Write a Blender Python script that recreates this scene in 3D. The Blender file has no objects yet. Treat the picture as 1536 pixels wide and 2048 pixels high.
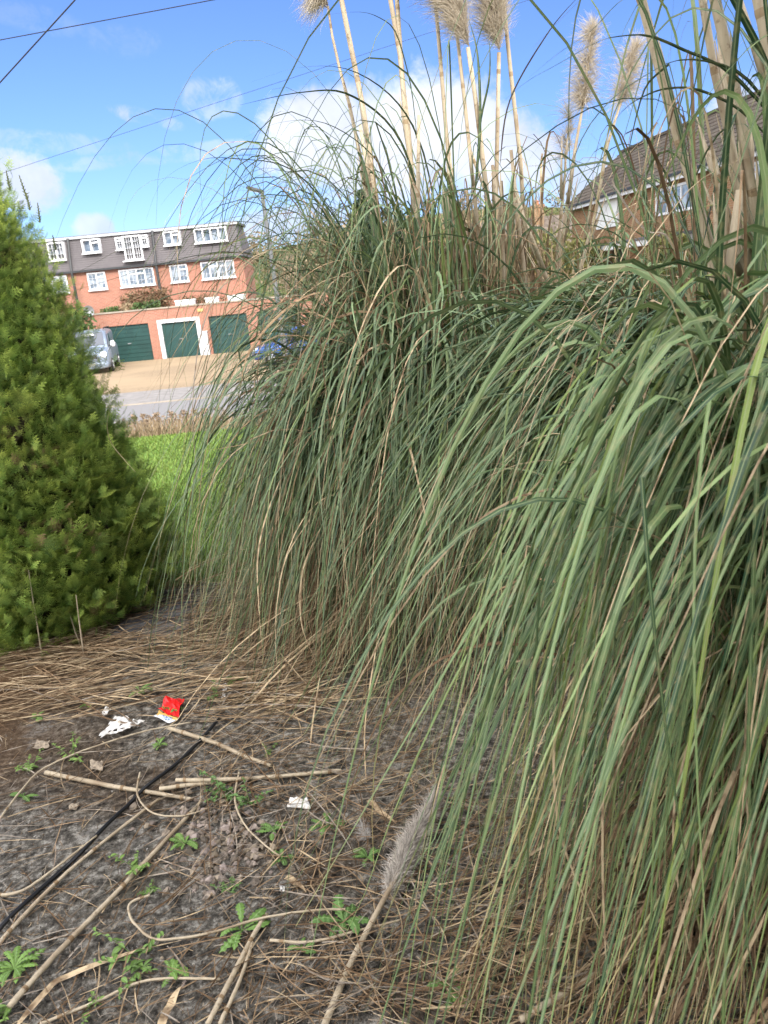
import bpy, math
import numpy as np
from mathutils import Vector, Matrix
R_ = math.radians
C = bpy.context.scene.collection
sc = bpy.context.scene

# ---------------------------------------------------------------- camera
EYE = 1.5
PITCH, ROLL = R_(16.5), R_(5.4)
cam_d = bpy.data.cameras.new("Camera"); cam = bpy.data.objects.new("Camera", cam_d); C.objects.link(cam)
cam_d.sensor_fit = 'VERTICAL'; cam_d.sensor_height = 24.0; cam_d.lens = 24.0*1538/2048
cam_d.clip_start = 0.05; cam_d.clip_end = 3000
cam_d.dof.use_dof = True; cam_d.dof.focus_distance = 2.6; cam_d.dof.aperture_fstop = 6.0
cam.matrix_world = Matrix.Translation((0,0,EYE)) @ Matrix.Rotation(R_(90)-PITCH,4,'X') @ Matrix.Rotation(-ROLL,4,'Z')
sc.camera = cam
sc.view_settings.view_transform = 'Standard'; sc.view_settings.look = 'None'
sc.view_settings.gamma = 1.0; sc.view_settings.use_curve_mapping = False
EXPOSURE = 1.2
sc.view_settings.exposure = EXPOSURE
sc.cycles.use_denoising = True
sc.cycles.max_bounces = 7; sc.cycles.diffuse_bounces = 4; sc.cycles.glossy_bounces = 2
sc.cycles.transmission_bounces = 4; sc.cycles.transparent_max_bounces = 6
sc.cycles.sample_clamp_indirect = 6.0

# pixel of the 1536x2048 photograph -> points of the place
_cp,_sp,_c,_s = math.cos(PITCH),math.sin(PITCH),math.cos(ROLL),math.sin(ROLL)
FW = np.array([0,_cp,-_sp]); _u = np.array([0,_sp,_cp]); _r = np.array([1.,0,0])
RT = _r*_c-_u*_s; UP = _u*_c+_r*_s; O = np.array([0,0,EYE])
def ray(px,py): return RT*(px-768)/1538.-UP*(py-1024)/1538.+FW
def ground(px,py,z=0.0): d=ray(px,py); return O+d*((z-EYE)/d[2])
def at(px,py,Y): d=ray(px,py); return O+d*(Y/d[1])

# ---------------------------------------------------------------- light and sky
SUN_EL, SUN_AZ = R_(32), R_(22)        # sun behind the camera, to the right
sd = Vector((math.sin(SUN_AZ)*math.cos(SUN_EL), -math.cos(SUN_AZ)*math.cos(SUN_EL), math.sin(SUN_EL)))
sun_d = bpy.data.lights.new("sun",'SUN'); sun_d.energy = 2.0; sun_d.angle = R_(0.5); sun_d.color = (1,.94,.85)
sun = bpy.data.objects.new("sun", sun_d); C.objects.link(sun)
sun.rotation_euler = sd.to_track_quat('Z','Y').to_euler(); sun.location = (5,-10,20)

class NT:
    """small helper for node trees"""
    def __init__(s, tree): s.t=tree; s.n=tree.nodes; s.l=tree.links
    def new(s, typ, ins=None, **kw):
        n=s.n.new(typ)
        for k,v in kw.items(): setattr(n,k,v)
        for k,v in (ins or {}).items(): s.set(n,k,v)
        return n
    def set(s,n,k,v):
        sock=n.inputs[k]
        if isinstance(v,bpy.types.NodeSocket): s.l.new(v,sock)
        else: sock.default_value=v
    def math(s,op,a,b=0.0,c=0.0,clamp=False):
        n=s.new('ShaderNodeMath',{0:a,1:b,2:c},operation=op); n.use_clamp=clamp; return n.outputs[0]
    def vmath(s,op,a,b=(0,0,0),out=0):
        n=s.new('ShaderNodeVectorMath',{0:a,1:b},operation=op); return n.outputs[out]
    def mix(s,f,a,b,mode='MIX'):
        n=s.new('ShaderNodeMix',data_type='RGBA',blend_type=mode)
        s.set(n,0,f); s.set(n,6,a); s.set(n,7,b); return n.outputs[2]
    def noise(s,vec,scale,detail=4,rough=.5,dist=0):
        n=s.new('ShaderNodeTexNoise',{'Scale':scale,'Detail':detail,'Roughness':rough,'Distortion':dist})
        if vec is not None: s.l.new(vec,n.inputs['Vector'])
        return n.outputs[0]
    def ramp(s,f,stops):
        n=s.new('ShaderNodeValToRGB',{0:f}); e=n.color_ramp.elements
        while len(e)<len(stops): e.new(.5)
        for q,(p,c) in zip(e,stops): q.position=p; q.color=c if len(c)==4 else (*c,1)
        return n.outputs[0]
    def smooth(s,v,a,b):
        n=s.new('ShaderNodeMapRange',{0:v,1:a,2:b,3:0.0,4:1.0},interpolation_type='SMOOTHSTEP'); return n.outputs[0]

w = bpy.data.worlds.new("World"); sc.world = w; w.use_nodes = True
t = NT(w.node_tree); t.n.clear()
sky = t.new('ShaderNodeTexSky', sky_type='NISHITA'); sky.sun_disc=False
sky.sun_elevation=SUN_EL; sky.sun_rotation=math.pi-SUN_AZ   # clockwise from +Y seen from above
sky.air_density=1.0; sky.dust_density=0.5; sky.ozone_density=1.6
gen = t.new('ShaderNodeTexCoord').outputs['Generated']
skyc = t.mix(1.0, sky.outputs[0], (.39,.495,.79,1), 'MULTIPLY')
n1 = t.noise(gen,9.0,10,.62,.6); n2 = t.noise(gen,30.0,10,.68,.5)
nn = t.math('ADD', t.math('MULTIPLY',t.math('SUBTRACT',n1,.5),1.9), t.math('MULTIPLY',t.math('SUBTRACT',n2,.5),1.5))
acc = None
# soft clouds: direction, half sizes (radians), tilt, density
for (px,py,a,b,tilt,dens) in [(790,285,.15,.078,.10,1.0),(640,265,.085,.06,.35,1.0),(960,290,.085,.06,-.3,.95),(1070,320,.05,.035,-.3,.9),(1330,335,.12,.03,.35,1.0),(1180,365,.07,.03,0,.8),
        (1520,250,.08,.06,.2,1.0),(15,365,.065,.036,-.15,.9),(270,230,.035,.010,-.3,.62),(320,240,.028,.009,-.35,.55),(400,200,.022,.022,.5,.42),(445,195,.022,.020,.2,.36),(330,310,.15,.010,.05,.32),(100,285,.10,.012,-.1,.28),
        (190,455,.028,.018,0,.8),(560,450,.12,.025,.1,.75),(250,80,.05,.02,0,.12),(60,35,.06,.015,-.2,.12)]:
    d=ray(px,py); d/=np.linalg.norm(d); r_=np.cross(d,[0,0,1.]); r_/=np.linalg.norm(r_); u_=np.cross(r_,d)
    ct,st=math.cos(tilt),math.sin(tilt); t1=(r_*ct+u_*st)/a; t2=(u_*ct-r_*st)/b
    x=t.vmath('DOT_PRODUCT',gen,tuple(t1),1); y=t.vmath('DOT_PRODUCT',gen,tuple(t2),1)
    front=t.math('GREATER_THAN',t.vmath('DOT_PRODUCT',gen,tuple(d),1),0.0)
    q=t.math('SUBTRACT',1.0,t.math('ADD',t.math('MULTIPLY',x,x),t.math('MULTIPLY',y,y)))
    m=t.smooth(t.math('ADD',t.math('MAXIMUM',q,-1.5),nn),-.05,.75)
    if dens<.7: m=t.math('MULTIPLY',m,t.smooth(n2,.36,.62))
    m=t.math('MULTIPLY',t.math('MULTIPLY',m,front),dens)
    acc = m if acc is None else t.math('MAXIMUM',acc,m)
# unseen bright cloud added behind and beside the camera to lift the shade
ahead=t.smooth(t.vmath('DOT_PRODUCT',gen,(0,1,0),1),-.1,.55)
fill_cloud=t.math('MULTIPLY',t.smooth(t.noise(gen,2.4,7,.55,.2),.40,.56),t.math('SUBTRACT',1.0,ahead))
upz=t.vmath('DOT_PRODUCT',gen,(0,0,1),1)
shade=t.noise(gen,9.0,5,.55)
cc=t.ramp(shade,[(.3,(2.7,3.0,3.9)),(.65,(4.2,4.4,4.9))])
skyc=t.mix(acc,skyc,cc); skyc=t.mix(t.math('MULTIPLY',fill_cloud,.9),skyc,(23,22.4,21.8,1))
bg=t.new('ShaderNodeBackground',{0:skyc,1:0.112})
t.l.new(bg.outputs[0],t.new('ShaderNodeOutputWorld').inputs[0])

# ---------------------------------------------------------------- mesh helpers
def tag(o,label=None,cat=None,group=None,kind=None):
    if label: o['label']=label
    if cat: o['category']=cat
    if group: o['group']=group
    if kind: o['kind']=kind
    return o
def thing(name,label,cat,loc=(0,0,0),rz=0,group=None):
    o=bpy.data.objects.new(name,None); C.objects.link(o); o.location=loc; o.rotation_euler=(0,0,rz); o.empty_display_size=.1
    return tag(o,label,cat,group)
class MB:
    def __init__(s): s.v=[];s.f={3:[],4:[]};s.c=[];s.n=0;s.ng=[]
    def add(s,verts,faces,col=(1,1,1,1)):
        verts=np.asarray(verts,float).reshape(-1,3); n=len(verts)
        for f in faces:
            f=[int(i)+s.n for i in f]
            if len(f) in (3,4): s.f[len(f)].append(np.array([f]))
            else: s.ng.append(f)
        s.v.append(verts); cc=np.empty((n,4)); cc[:]=np.asarray(col,float) if len(np.shape(col))>1 or len(col)==4 else (*col,1); s.c.append(cc); s.n+=n
    def addarr(s,verts,faces,col):
        verts=verts.reshape(-1,3); s.v.append(verts); s.f[faces.shape[1]].append(faces+s.n)
        cc=np.ones((len(verts),4)); cc[:,:col.shape[-1]]=col.reshape(-1,col.shape[-1]); s.c.append(cc); s.n+=len(verts)
    def box(s,x0,x1,y0,y1,z0,z1,col=(1,1,1,1)):
        v=[(x,y,z) for z in (z0,z1) for y in (y0,y1) for x in (x0,x1)]
        s.add(v,[(0,2,3,1),(4,5,7,6),(0,1,5,4),(2,6,7,3),(0,4,6,2),(1,3,7,5)],col)
    def tube(s,pts,r,k=8,col=(1,1,1,1),cap=True):
        pts=np.asarray(pts,float); n=len(pts); r=np.broadcast_to(r,(n,))
        T=np.gradient(pts,axis=0); T/=np.linalg.norm(T,axis=1)[:,None]+1e-9
        ref=np.array([0,0,1.]) if abs(T[:,2]).mean()<.8 else np.array([1.,0,0])
        A=np.cross(T,ref); A/=np.linalg.norm(A,axis=1)[:,None]+1e-9; B=np.cross(T,A)
        ang=np.arange(k)*2*np.pi/k
        V=pts[:,None]+(A[:,None]*np.cos(ang)[None,:,None]+B[:,None]*np.sin(ang)[None,:,None])*r[:,None,None]
        F=[(i*k+j,i*k+(j+1)%k,(i+1)*k+(j+1)%k,(i+1)*k+j) for i in range(n-1) for j in range(k)]
        if cap: F+= [tuple(range(k))[::-1],tuple((n-1)*k+j for j in range(k))]
        s.add(V.reshape(-1,3),F,col)
    def ribbons(s,P,side,W,col,fold=0.0):
        """P (N,S,3) centre lines, side (N,S,3), W (N,S), col (N,S,3); three vertices across"""
        N,S,_=P.shape
        T=np.gradient(P,axis=1); nor=np.cross(side,T); nor/=np.linalg.norm(nor,axis=2)[...,None]+1e-9
        h=(W*.5)[...,None]
        V=np.stack([P-side*h, P-nor*h*fold, P+side*h],axis=2)
        cc=np.ones((N,S,3,4)); cc[...,:3]=col[:,:,None,:]; cc[:,:,0,3]=0; cc[:,:,1,3]=.5; cc[:,:,2,3]=1
        idx=np.arange(N*S*3).reshape(N,S,3)
        q=np.stack([idx[:,:-1,:-1],idx[:,:-1,1:],idx[:,1:,1:],idx[:,1:,:-1]],axis=-1).reshape(-1,4)
        s.addarr(V,q,cc)
    def strips(s,P,side,W,col):
        """flat two-vertex ribbons"""
        N,S,_=P.shape; h=(W*.5)[...,None]
        V=np.stack([P-side*h,P+side*h],axis=2); cc=np.repeat(col[:,:,None,:],2,axis=2)
        idx=np.arange(N*S*2).reshape(N,S,2)
        q=np.stack([idx[:,:-1,0],idx[:,:-1,1],idx[:,1:,1],idx[:,1:,0]],axis=-1).reshape(-1,4)
        s.addarr(V,q,cc)
    def build(s,name,m,parent=None,smooth=False,bevel=0):
        V=np.concatenate(s.v); me=bpy.data.meshes.new(name); me.vertices.add(len(V)); me.vertices.foreach_set('co',V.astype(np.float32).ravel())
        F3=np.concatenate(s.f[3]) if s.f[3] else np.zeros((0,3),int); F4=np.concatenate(s.f[4]) if s.f[4] else np.zeros((0,4),int)
        li=np.concatenate([F3.ravel(),F4.ravel()]+[np.array(g) for g in s.ng]).astype(np.int32)
        tot=np.concatenate([np.full(len(F3),3),np.full(len(F4),4),np.array([len(g) for g in s.ng],int)]).astype(np.int32)
        st=np.concatenate([[0],np.cumsum(tot)[:-1]]).astype(np.int32)
        me.loops.add(len(li)); me.loops.foreach_set('vertex_index',li)
        me.polygons.add(len(tot)); me.polygons.foreach_set('loop_start',st); me.polygons.foreach_set('loop_total',tot)
        me.polygons.foreach_set('use_smooth',np.full(len(tot),smooth,bool))
        me.update(calc_edges=True); me.validate()
        a=me.color_attributes.new('Col','FLOAT_COLOR','POINT'); a.data.foreach_set('color',np.concatenate(s.c).astype(np.float32).ravel())
        me.materials.append(m)
        o=bpy.data.objects.new(name,me); C.objects.link(o)
        if parent: o.parent=parent
        if bevel:
            b=o.modifiers.new('bevel','BEVEL'); b.width=bevel; b.segments=2; b.limit_method='ANGLE'
        return o
def structure(name,mb,m,**k): return tag(mb.build(name,m,**k),kind='structure')

def mat(name,col=(.5,.5,.5),rough=.6,spec=.4,metal=0,fn=None,transl=0.0,bump=None,emit=None):
    m=bpy.data.materials.new(name); m.use_nodes=True; t=NT(m.node_tree); t.n.clear()
    out=t.new('ShaderNodeOutputMaterial'); p=t.new('ShaderNodeBsdfPrincipled',{'Roughness':rough,'Metallic':metal,'Specular IOR Level':spec})
    c=fn(t,p) if fn else (*col,1)
    if c is not None: t.set(p,'Base Color',c)
    if bump:
        src,st,dist=bump; h=src(t); b=t.new('ShaderNodeBump',{'Strength':st,'Distance':dist,'Height':h}); t.l.new(b.outputs[0],p.inputs['Normal'])
    res=p.outputs[0]
    if transl:
        tr=t.new('ShaderNodeBsdfTranslucent'); t.set(tr,'Color',c); mx=t.new('ShaderNodeMixShader',{0:transl}); t.l.new(res,mx.inputs[1]); t.l.new(tr.outputs[0],mx.inputs[2]); res=mx.outputs[0]
    t.l.new(res,out.inputs[0]); return m
def obj_co(t): return t.new('ShaderNodeTexCoord').outputs['Object']
def attr(t): return t.new('ShaderNodeAttribute',attribute_name='Col')
def wear(col,amount=.25,scale=4.0,detail=6):
    def fn(t,p):
        n=t.noise(obj_co(t),scale,detail,.6); d=tuple(c*(1-amount) for c in col); l=tuple(min(1,c*(1+amount*.6)) for c in col)
        return t.ramp(n,[(.3,d),(.7,l)])
    return fn

# ---------------------------------------------------------------- materials
def blade_fn(t,p):
    a=attr(t); al=a.outputs['Alpha']; co=obj_co(t)
    mid=t.math('ABSOLUTE',t.math('SUBTRACT',al,.5))
    n=t.noise(co,3.0,4); n2=t.noise(co,45.0,3)
    c=t.mix(t.smooth(mid,.16,.02),a.outputs['Color'],t.mix(.5,a.outputs['Color'],(.40,.46,.22,1)))
    stripe=t.math('SINE',t.math('MULTIPLY',al,38.0))
    c=t.mix(t.math('MULTIPLY_ADD',stripe,.16,.16),c,(.025,.06,.025,1))
    c=t.mix(t.math('MULTIPLY',t.smooth(t.noise(co,9.0,5,.6),.55,.72),.5),c,t.mix(.6,c,(.26,.26,.10,1))); return t.mix(t.smooth(n2,.5,.72),c,t.mix(.4,c,(.34,.28,.13,1)))
M={}
M['blade']=mat('leaf_blade',rough=.40,spec=.42,fn=blade_fn,transl=.12)
M['straw']=mat('dry_straw',rough=.7,spec=.2,fn=lambda t,p: t.mix(t.smooth(t.noise(obj_co(t),30.0,4),.4,.75),attr(t).outputs['Color'],(.16,.10,.055,1)),transl=.1)
def stalk_fn(t,p):
    co=t.vmath('MULTIPLY',obj_co(t),(90,90,3)); n=t.noise(co,1.0,4); m_=t.noise(obj_co(t),6.0,4)
    c=t.mix(n,(.30,.235,.15,1),(.60,.51,.37,1)); c=t.mix(t.smooth(m_,.5,.72),c,(.27,.20,.125,1)); c=t.mix(t.smooth(t.noise(obj_co(t),38.0,5,.7),.55,.7),c,(.20,.145,.09,1)); return t.mix(1.0,c,attr(t).outputs['Color'],'MULTIPLY')
M['stalk']=mat('pampas_stalk',rough=.55,spec=.3,fn=stalk_fn)
M['plume']=mat('plume_hair',rough=.8,spec=.1,fn=lambda t,p: attr(t).outputs['Color'],transl=.35)
M['leaf']=mat('weed_leaf',rough=.5,spec=.35,fn=lambda t,p: t.mix(t.smooth(t.math('ABSOLUTE',t.math('SUBTRACT',attr(t).outputs['Alpha'],.5)),.12,.02),attr(t).outputs['Color'],(.22,.34,.12,1)),transl=.2)
M['spray']=mat('conifer_spray',rough=.6,spec=.25,fn=lambda t,p: attr(t).outputs['Color'],transl=.22)
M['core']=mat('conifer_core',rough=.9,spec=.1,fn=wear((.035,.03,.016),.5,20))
M['bark']=mat('bark',rough=.9,spec=.1,fn=wear((.13,.09,.06),.5,12))
M['grass']=mat('lawn_blade',rough=.55,spec=.3,fn=lambda t,p: attr(t).outputs['Color'],transl=.25)
def yard_fn(t,p):
    co=obj_co(t); n=t.noise(co,1.1,7,.62,.3); f=t.noise(co,34.0,10,.78); g=t.noise(co,90.0,4,.7); big=t.noise(co,.55,4)
    base=t.ramp(f,[(.38,(.026,.023,.019)),(.455,(.096,.087,.072)),(.525,(.20,.182,.152)),(.60,(.48,.45,.39))])
    soil=t.ramp(f,[(.38,(.026,.019,.013)),(.5,(.095,.070,.048)),(.62,(.24,.185,.13))])
    c=t.mix(t.smooth(n,.50,.62),base,soil)
    sep=t.new('ShaderNodeSeparateXYZ',{0:co}); x,y=sep.outputs[0],sep.outputs[1]
    left=t.math('MULTIPLY',t.smooth(t.math('ADD',x,t.math('MULTIPLY',n,.9)),-.45,-1.2),t.smooth(t.math('ADD',y,t.math('MULTIPLY',n,.7)),2.2,2.8))
    needles=t.ramp(f,[(.3,(.05,.026,.013)),(.6,(.15,.09,.045)),(.8,(.25,.17,.09))])
    c=t.mix(left,c,needles)
    pale=t.math('MULTIPLY',t.smooth(t.noise(co,3.2,6,.6,.5),.57,.66),t.smooth(g,.35,.6))
    c=t.mix(t.math('MULTIPLY',pale,.75),c,(.30,.28,.25,1))
    moss=t.math('MULTIPLY',t.smooth(t.noise(co,2.1,6,.6),.56,.66),t.smooth(f,.4,.6)); c=t.mix(t.math('MULTIPLY',moss,.55),c,(.050,.045,.013,1))
    sp=t.new('ShaderNodeTexVoronoi',{'Vector':co,'Scale':70.0}); spk=t.smooth(sp.outputs['Distance'],.20,.08)
    return t.mix(t.math('MULTIPLY',spk,t.smooth(g,.55,.65)),c,(.42,.40,.36,1))
def yard_bump(t):
    co=obj_co(t); return t.math('ADD',t.math('MULTIPLY',t.noise(co,14.0,6,.6),.9),t.math('MULTIPLY',t.noise(co,90.0,8,.8),1.0))
M['yard']=mat('old_concrete_yard',rough=.9,spec=.2,fn=yard_fn,bump=(yard_bump,.9,.02))
def lawn_fn(t,p):
    co=obj_co(t); n=t.noise(co,.8,5); f=t.noise(co,40.0,5,.7)
    c=t.ramp(f,[(.3,(.045,.095,.012)),(.7,(.15,.25,.04))]); return t.mix(t.smooth(n,.4,.7),c,t.mix(.5,c,(.20,.24,.05,1)))
M['lawn']=mat('lawn',rough=.9,spec=.15,fn=lawn_fn)
M['asphalt']=mat('asphalt',rough=.85,spec=.25,fn=lambda t,p:t.mix(t.noise(obj_co(t),.6,6),t.ramp(t.noise(obj_co(t),60,4),[(.3,(.16,.155,.152)),(.7,(.25,.243,.24))]),(.22,.213,.21,1)))
M['paving']=mat('paving',rough=.85,spec=.25,fn=wear((.25,.235,.22),.25,3))
M['gravel_drive']=mat('gravel_drive',rough=.95,spec=.15,fn=lambda t,p:t.mix(t.smooth(t.noise(obj_co(t),.35,5),.4,.65),t.ramp(t.noise(obj_co(t),9,8,.75),[(.3,(.20,.145,.09)),(.7,(.35,.27,.18))]),(.33,.25,.16,1)))
M['kerb']=mat('kerb',rough=.85,fn=wear((.30,.26,.21),.2,2))
def brick_fn(c1,c2,mortar,sx=1.0):
    def fn(t,p):
        co=obj_co(t); s=t.new('ShaderNodeSeparateXYZ',{0:co}); cx=t.new('ShaderNodeCombineXYZ',{0:t.math('ADD',s.outputs[0],s.outputs[1]),1:s.outputs[2]})
        b=t.new('ShaderNodeTexBrick',{'Vector':cx.outputs[0],'Color1':(*c1,1),'Color2':(*c2,1),'Mortar':(*mortar,1),'Scale':1.0,'Mortar Size':.009,'Brick Width':.225*sx,'Row Height':.075*sx,'Bias':-.1})
        n=t.noise(co,1.2,6,.6); return t.mix(t.math('MULTIPLY',t.smooth(n,.45,.7),.3),b.outputs[0],t.mix(.5,b.outputs[0],(.10,.06,.045,1)))
    return fn
M['red_brick']=mat('red_brick',rough=.85,spec=.2,fn=brick_fn((.35,.15,.10),(.28,.115,.08),(.32,.23,.18)))
M['brown_brick']=mat('brown_brick',rough=.85,spec=.2,fn=brick_fn((.25,.135,.062),(.17,.085,.04),(.26,.20,.14)))
M['tile_hung']=mat('grey_tile_hanging',rough=.8,spec=.25,fn=lambda t,p:t.mix(t.noise(obj_co(t),1.5,6,.6),(.095,.087,.092,1),(.145,.133,.136,1)))
M['roof_tile']=mat('concrete_roof_tile',rough=.85,spec=.2,fn=lambda t,p:t.mix(t.smooth(t.noise(obj_co(t),2.2,8,.65),.35,.7),(.085,.068,.055,1),(.19,.155,.125,1)))
M['white']=mat('white_upvc',rough=.35,spec=.5,fn=wear((.66,.67,.69),.08,3))
M['offwhite']=mat('pale_panel',rough=.6,fn=wear((.62,.63,.62),.1,2))
M['glass']=mat('window_glass',rough=.08,spec=.9,fn=lambda t,p:t.mix(t.smooth(t.noise(obj_co(t),1.6,3),.4,.6),(.10,.13,.17,1),(.30,.34,.38,1)))  # paler blue-grey puts the sky's reflection into the pane colour
M['dark']=mat('dark_trim',(.03,.032,.035),.5)
M['felt']=mat('roof_felt',(.10,.10,.11),.8)
M['door_green']=mat('green_garage_door',rough=.5,fn=wear((.015,.055,.050),.2,2))
M['van_paint']=mat('silver_blue_paint',(.23,.28,.35),.28,.6,.25)
M['car_paint']=mat('blue_paint',(.03,.085,.27),.25,.6,.2)
M['car_paint_pale']=mat('pale_blue_paint',(.20,.28,.50),.3,.6,.2)
M['car_glass']=mat('vehicle_glass',(.025,.035,.06),.06,.9)
M['tyre']=mat('tyre',(.02,.02,.02),.85)
M['rim']=mat('wheel_rim',(.45,.46,.48),.35,.5,.7)
M['lamp']=mat('headlight_lens',(.85,.87,.9),.12,.8)
M['plate']=mat('number_plate',(.75,.75,.70),.5)
M['steel']=mat('galvanised_steel',rough=.5,metal=.4,fn=wear((.30,.31,.32),.2,6))
M['cable']=mat('black_cable',rough=.45,fn=wear((.012,.012,.013),.3,30))
M['render']=mat('pale_render',rough=.9,fn=wear((.72,.69,.64),.08,1.5))
M['hill']=mat('hillside',rough=1,spec=.05,fn=lambda t,p:t.mix(t.smooth(t.noise(obj_co(t),.06,8,.65),.4,.62),(.10,.085,.05,1),(.17,.135,.085,1)))
M['field']=mat('verge',rough=1,spec=.1,fn=lambda t,p:t.mix(t.smooth(t.noise(obj_co(t),.5,7,.65),.4,.65),(.055,.09,.02,1),(.13,.12,.05,1)))
M['twig']=mat('winter_twig',rough=.9,spec=.1,fn=lambda t,p:attr(t).outputs['Color'])
M['stone']=mat('stone',rough=.9,spec=.2,fn=lambda t,p:t.mix(t.smooth(t.noise(obj_co(t),9,8,.7),.35,.7),(.060,.060,.064,1),(.17,.165,.16,1)),bump=(lambda t:t.noise(obj_co(t),25,8,.7),.6,.01))
M['pebble']=mat('pebble',rough=.85,spec=.2,fn=lambda t,p:t.mix(t.smooth(t.noise(obj_co(t),60,5),.4,.7),attr(t).outputs['Color'],(.10,.085,.07,1)))
M['paper']=mat('dirty_paper',rough=.8,spec=.2,fn=lambda t,p:t.mix(t.smooth(t.noise(obj_co(t),45,6,.6),.5,.68),(.74,.72,.68,1),(.48,.42,.34,1)),transl=.15)
M['stained']=mat('stained_paper',rough=.9,spec=.1,fn=wear((.34,.28,.21),.4,60)); M['red_card']=mat('red_card',(.72,.012,.012),.35,.5); M['gold_card']=mat('gold_band',(.62,.42,.12),.4); M['white_card']=mat('white_card',(.78,.79,.82),.45)
M['blue_print']=mat('blue_print',rough=.45,fn=lambda t,p:t.mix(t.smooth(t.noise(obj_co(t),140,4),.42,.58),(.05,.12,.35,1),(.55,.65,.80,1)))

# ---------------------------------------------------------------- terrain
def hz(x,y):
    x=np.asarray(x,float); y=np.asarray(y,float)
    z=np.where(y<4.5,0,np.where(y<12.4,-(y-4.5)*.06,-.474))
    b=np.clip((y-12.4)/4.4,0,1); b=b*b*(3-2*b); z=z*(1-b)-1.36*b
    h=np.clip((y-75)/160,0,1); z=z+ (h*h*(3-2*h))*(15+3*np.sin(x*.02+1)+2*np.sin(x*.051))
    return z
def sheet(name,m,xs,ys,dz,kind='structure',noise=0):
    X,Y=np.meshgrid(xs,ys); Z=hz(X,Y)+dz
    if noise:
        Z=Z+noise*(np.sin(X*5.1+1.3*np.sin(Y*3.3))*np.sin(Y*4.7+X*1.1)+.5*np.sin(X*13+Y*7)*np.sin(Y*11-X*5))
    V=np.stack([X,Y,Z],-1); n,k=X.shape; i=np.arange(n*k).reshape(n,k)
    q=np.stack([i[:-1,:-1],i[:-1,1:],i[1:,1:],i[1:,:-1]],-1).reshape(-1,4)
    mb=MB(); mb.addarr(V,q,np.ones((n*k,4))); return tag(mb.build(name,m,smooth=True),kind=kind)
ys=np.concatenate([np.linspace(-60,4,20),np.linspace(4.5,17,50),np.linspace(18,70,20),np.linspace(75,240,40),np.linspace(280,1200,8)])
xs=np.concatenate([np.linspace(-900,-80,10),np.linspace(-70,70,57),np.linspace(80,900,10)])
sheet('ground',M['field'],xs,ys,-.012)
sheet('yard',M['yard'],np.linspace(-5,6,120),np.linspace(-4.6,4.05,110),.002,noise=.006)
sheet('lawn',M['lawn'],np.linspace(-9,9,60),np.linspace(4.05,11.9,50),.0)
sheet('road',M['asphalt'],np.linspace(-80,80,30),np.linspace(17.2,23.6,6),.0)
kb=MB(); kb.box(-80,80,23.6,23.75,-1.5,-1.36+.03); structure('kerb',kb,M['kerb'])
sheet('pavement',M['paving'],np.linspace(-80,80,30),np.linspace(23.75,27.3,4),.008)
sheet('driveway',M['gravel_drive'],np.linspace(-30,10,30),np.linspace(27.3,43.2,14),.004)
G0=-1.36

# ---------------------------------------------------------------- the house behind the camera, whose shadow covers the yard
def gable_house(name,label,x0,x1,y0,y1,eave,ridge,wallm,g=0.0):
    r=thing(name,label,'house',((x0+x1)/2,(y0+y1)/2,g)); hx,hy=(x1-x0)/2,(y1-y0)/2
    wb=MB(); v=[(-hx,-hy,-1),(hx,-hy,-1),(hx,hy,-1),(-hx,hy,-1),(-hx,-hy,eave),(hx,-hy,eave),(hx,hy,eave),(-hx,hy,eave),(-hx,0,ridge-.1),(hx,0,ridge-.1)]
    wb.add(v,[(0,1,5,4),(2,3,7,6),(1,2,6,9,5),(3,0,4,8,7)]); wb.build('wall',wallm,r)
    rb=MB(); o=.3; sl=(ridge-eave)/hy
    for s in (-1,1):
        a=[(-hx-o,s*(hy+o),eave-sl*o+.05),(hx+o,s*(hy+o),eave-sl*o+.05),(hx+o,0,ridge+.05),(-hx-o,0,ridge+.05)]
        b=[(x,y,z+.12) for x,y,z in a]; rb.add(a+b,[(0,1,2,3),(7,6,5,4),(0,4,5,1),(1,5,6,2),(2,6,7,3),(3,7,4,0)])
    rb.build('roof',M['roof_tile'],r); return r
back=gable_house('house','pale rendered house standing behind the yard, out of the picture',-4.2,7.2,-9.2,-4.0,5.0,8.6,M['render'])
for k,(x,z) in enumerate([(-3.0,1.0),(0.2,1.0),(3.6,1.0),(-2,3.3),(2,3.3)]):
    f=MB(); cx=x-1.5; fy=2.6
    f.box(cx-.7,cx+.7,fy,fy+.06,z,z+.07); f.box(cx-.7,cx+.7,fy,fy+.06,z+1.13,z+1.2)
    for q in (-.7,-.035,.63): f.box(cx+q,cx+q+.07,fy,fy+.058,z+.07,z+1.13)
    fo=f.build('window',M['white'],back); g=MB(); g.box(cx-.63,cx+.63,fy+.002,fy+.02,z+.07,z+1.13); g.build('pane',M['glass'],fo)

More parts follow.
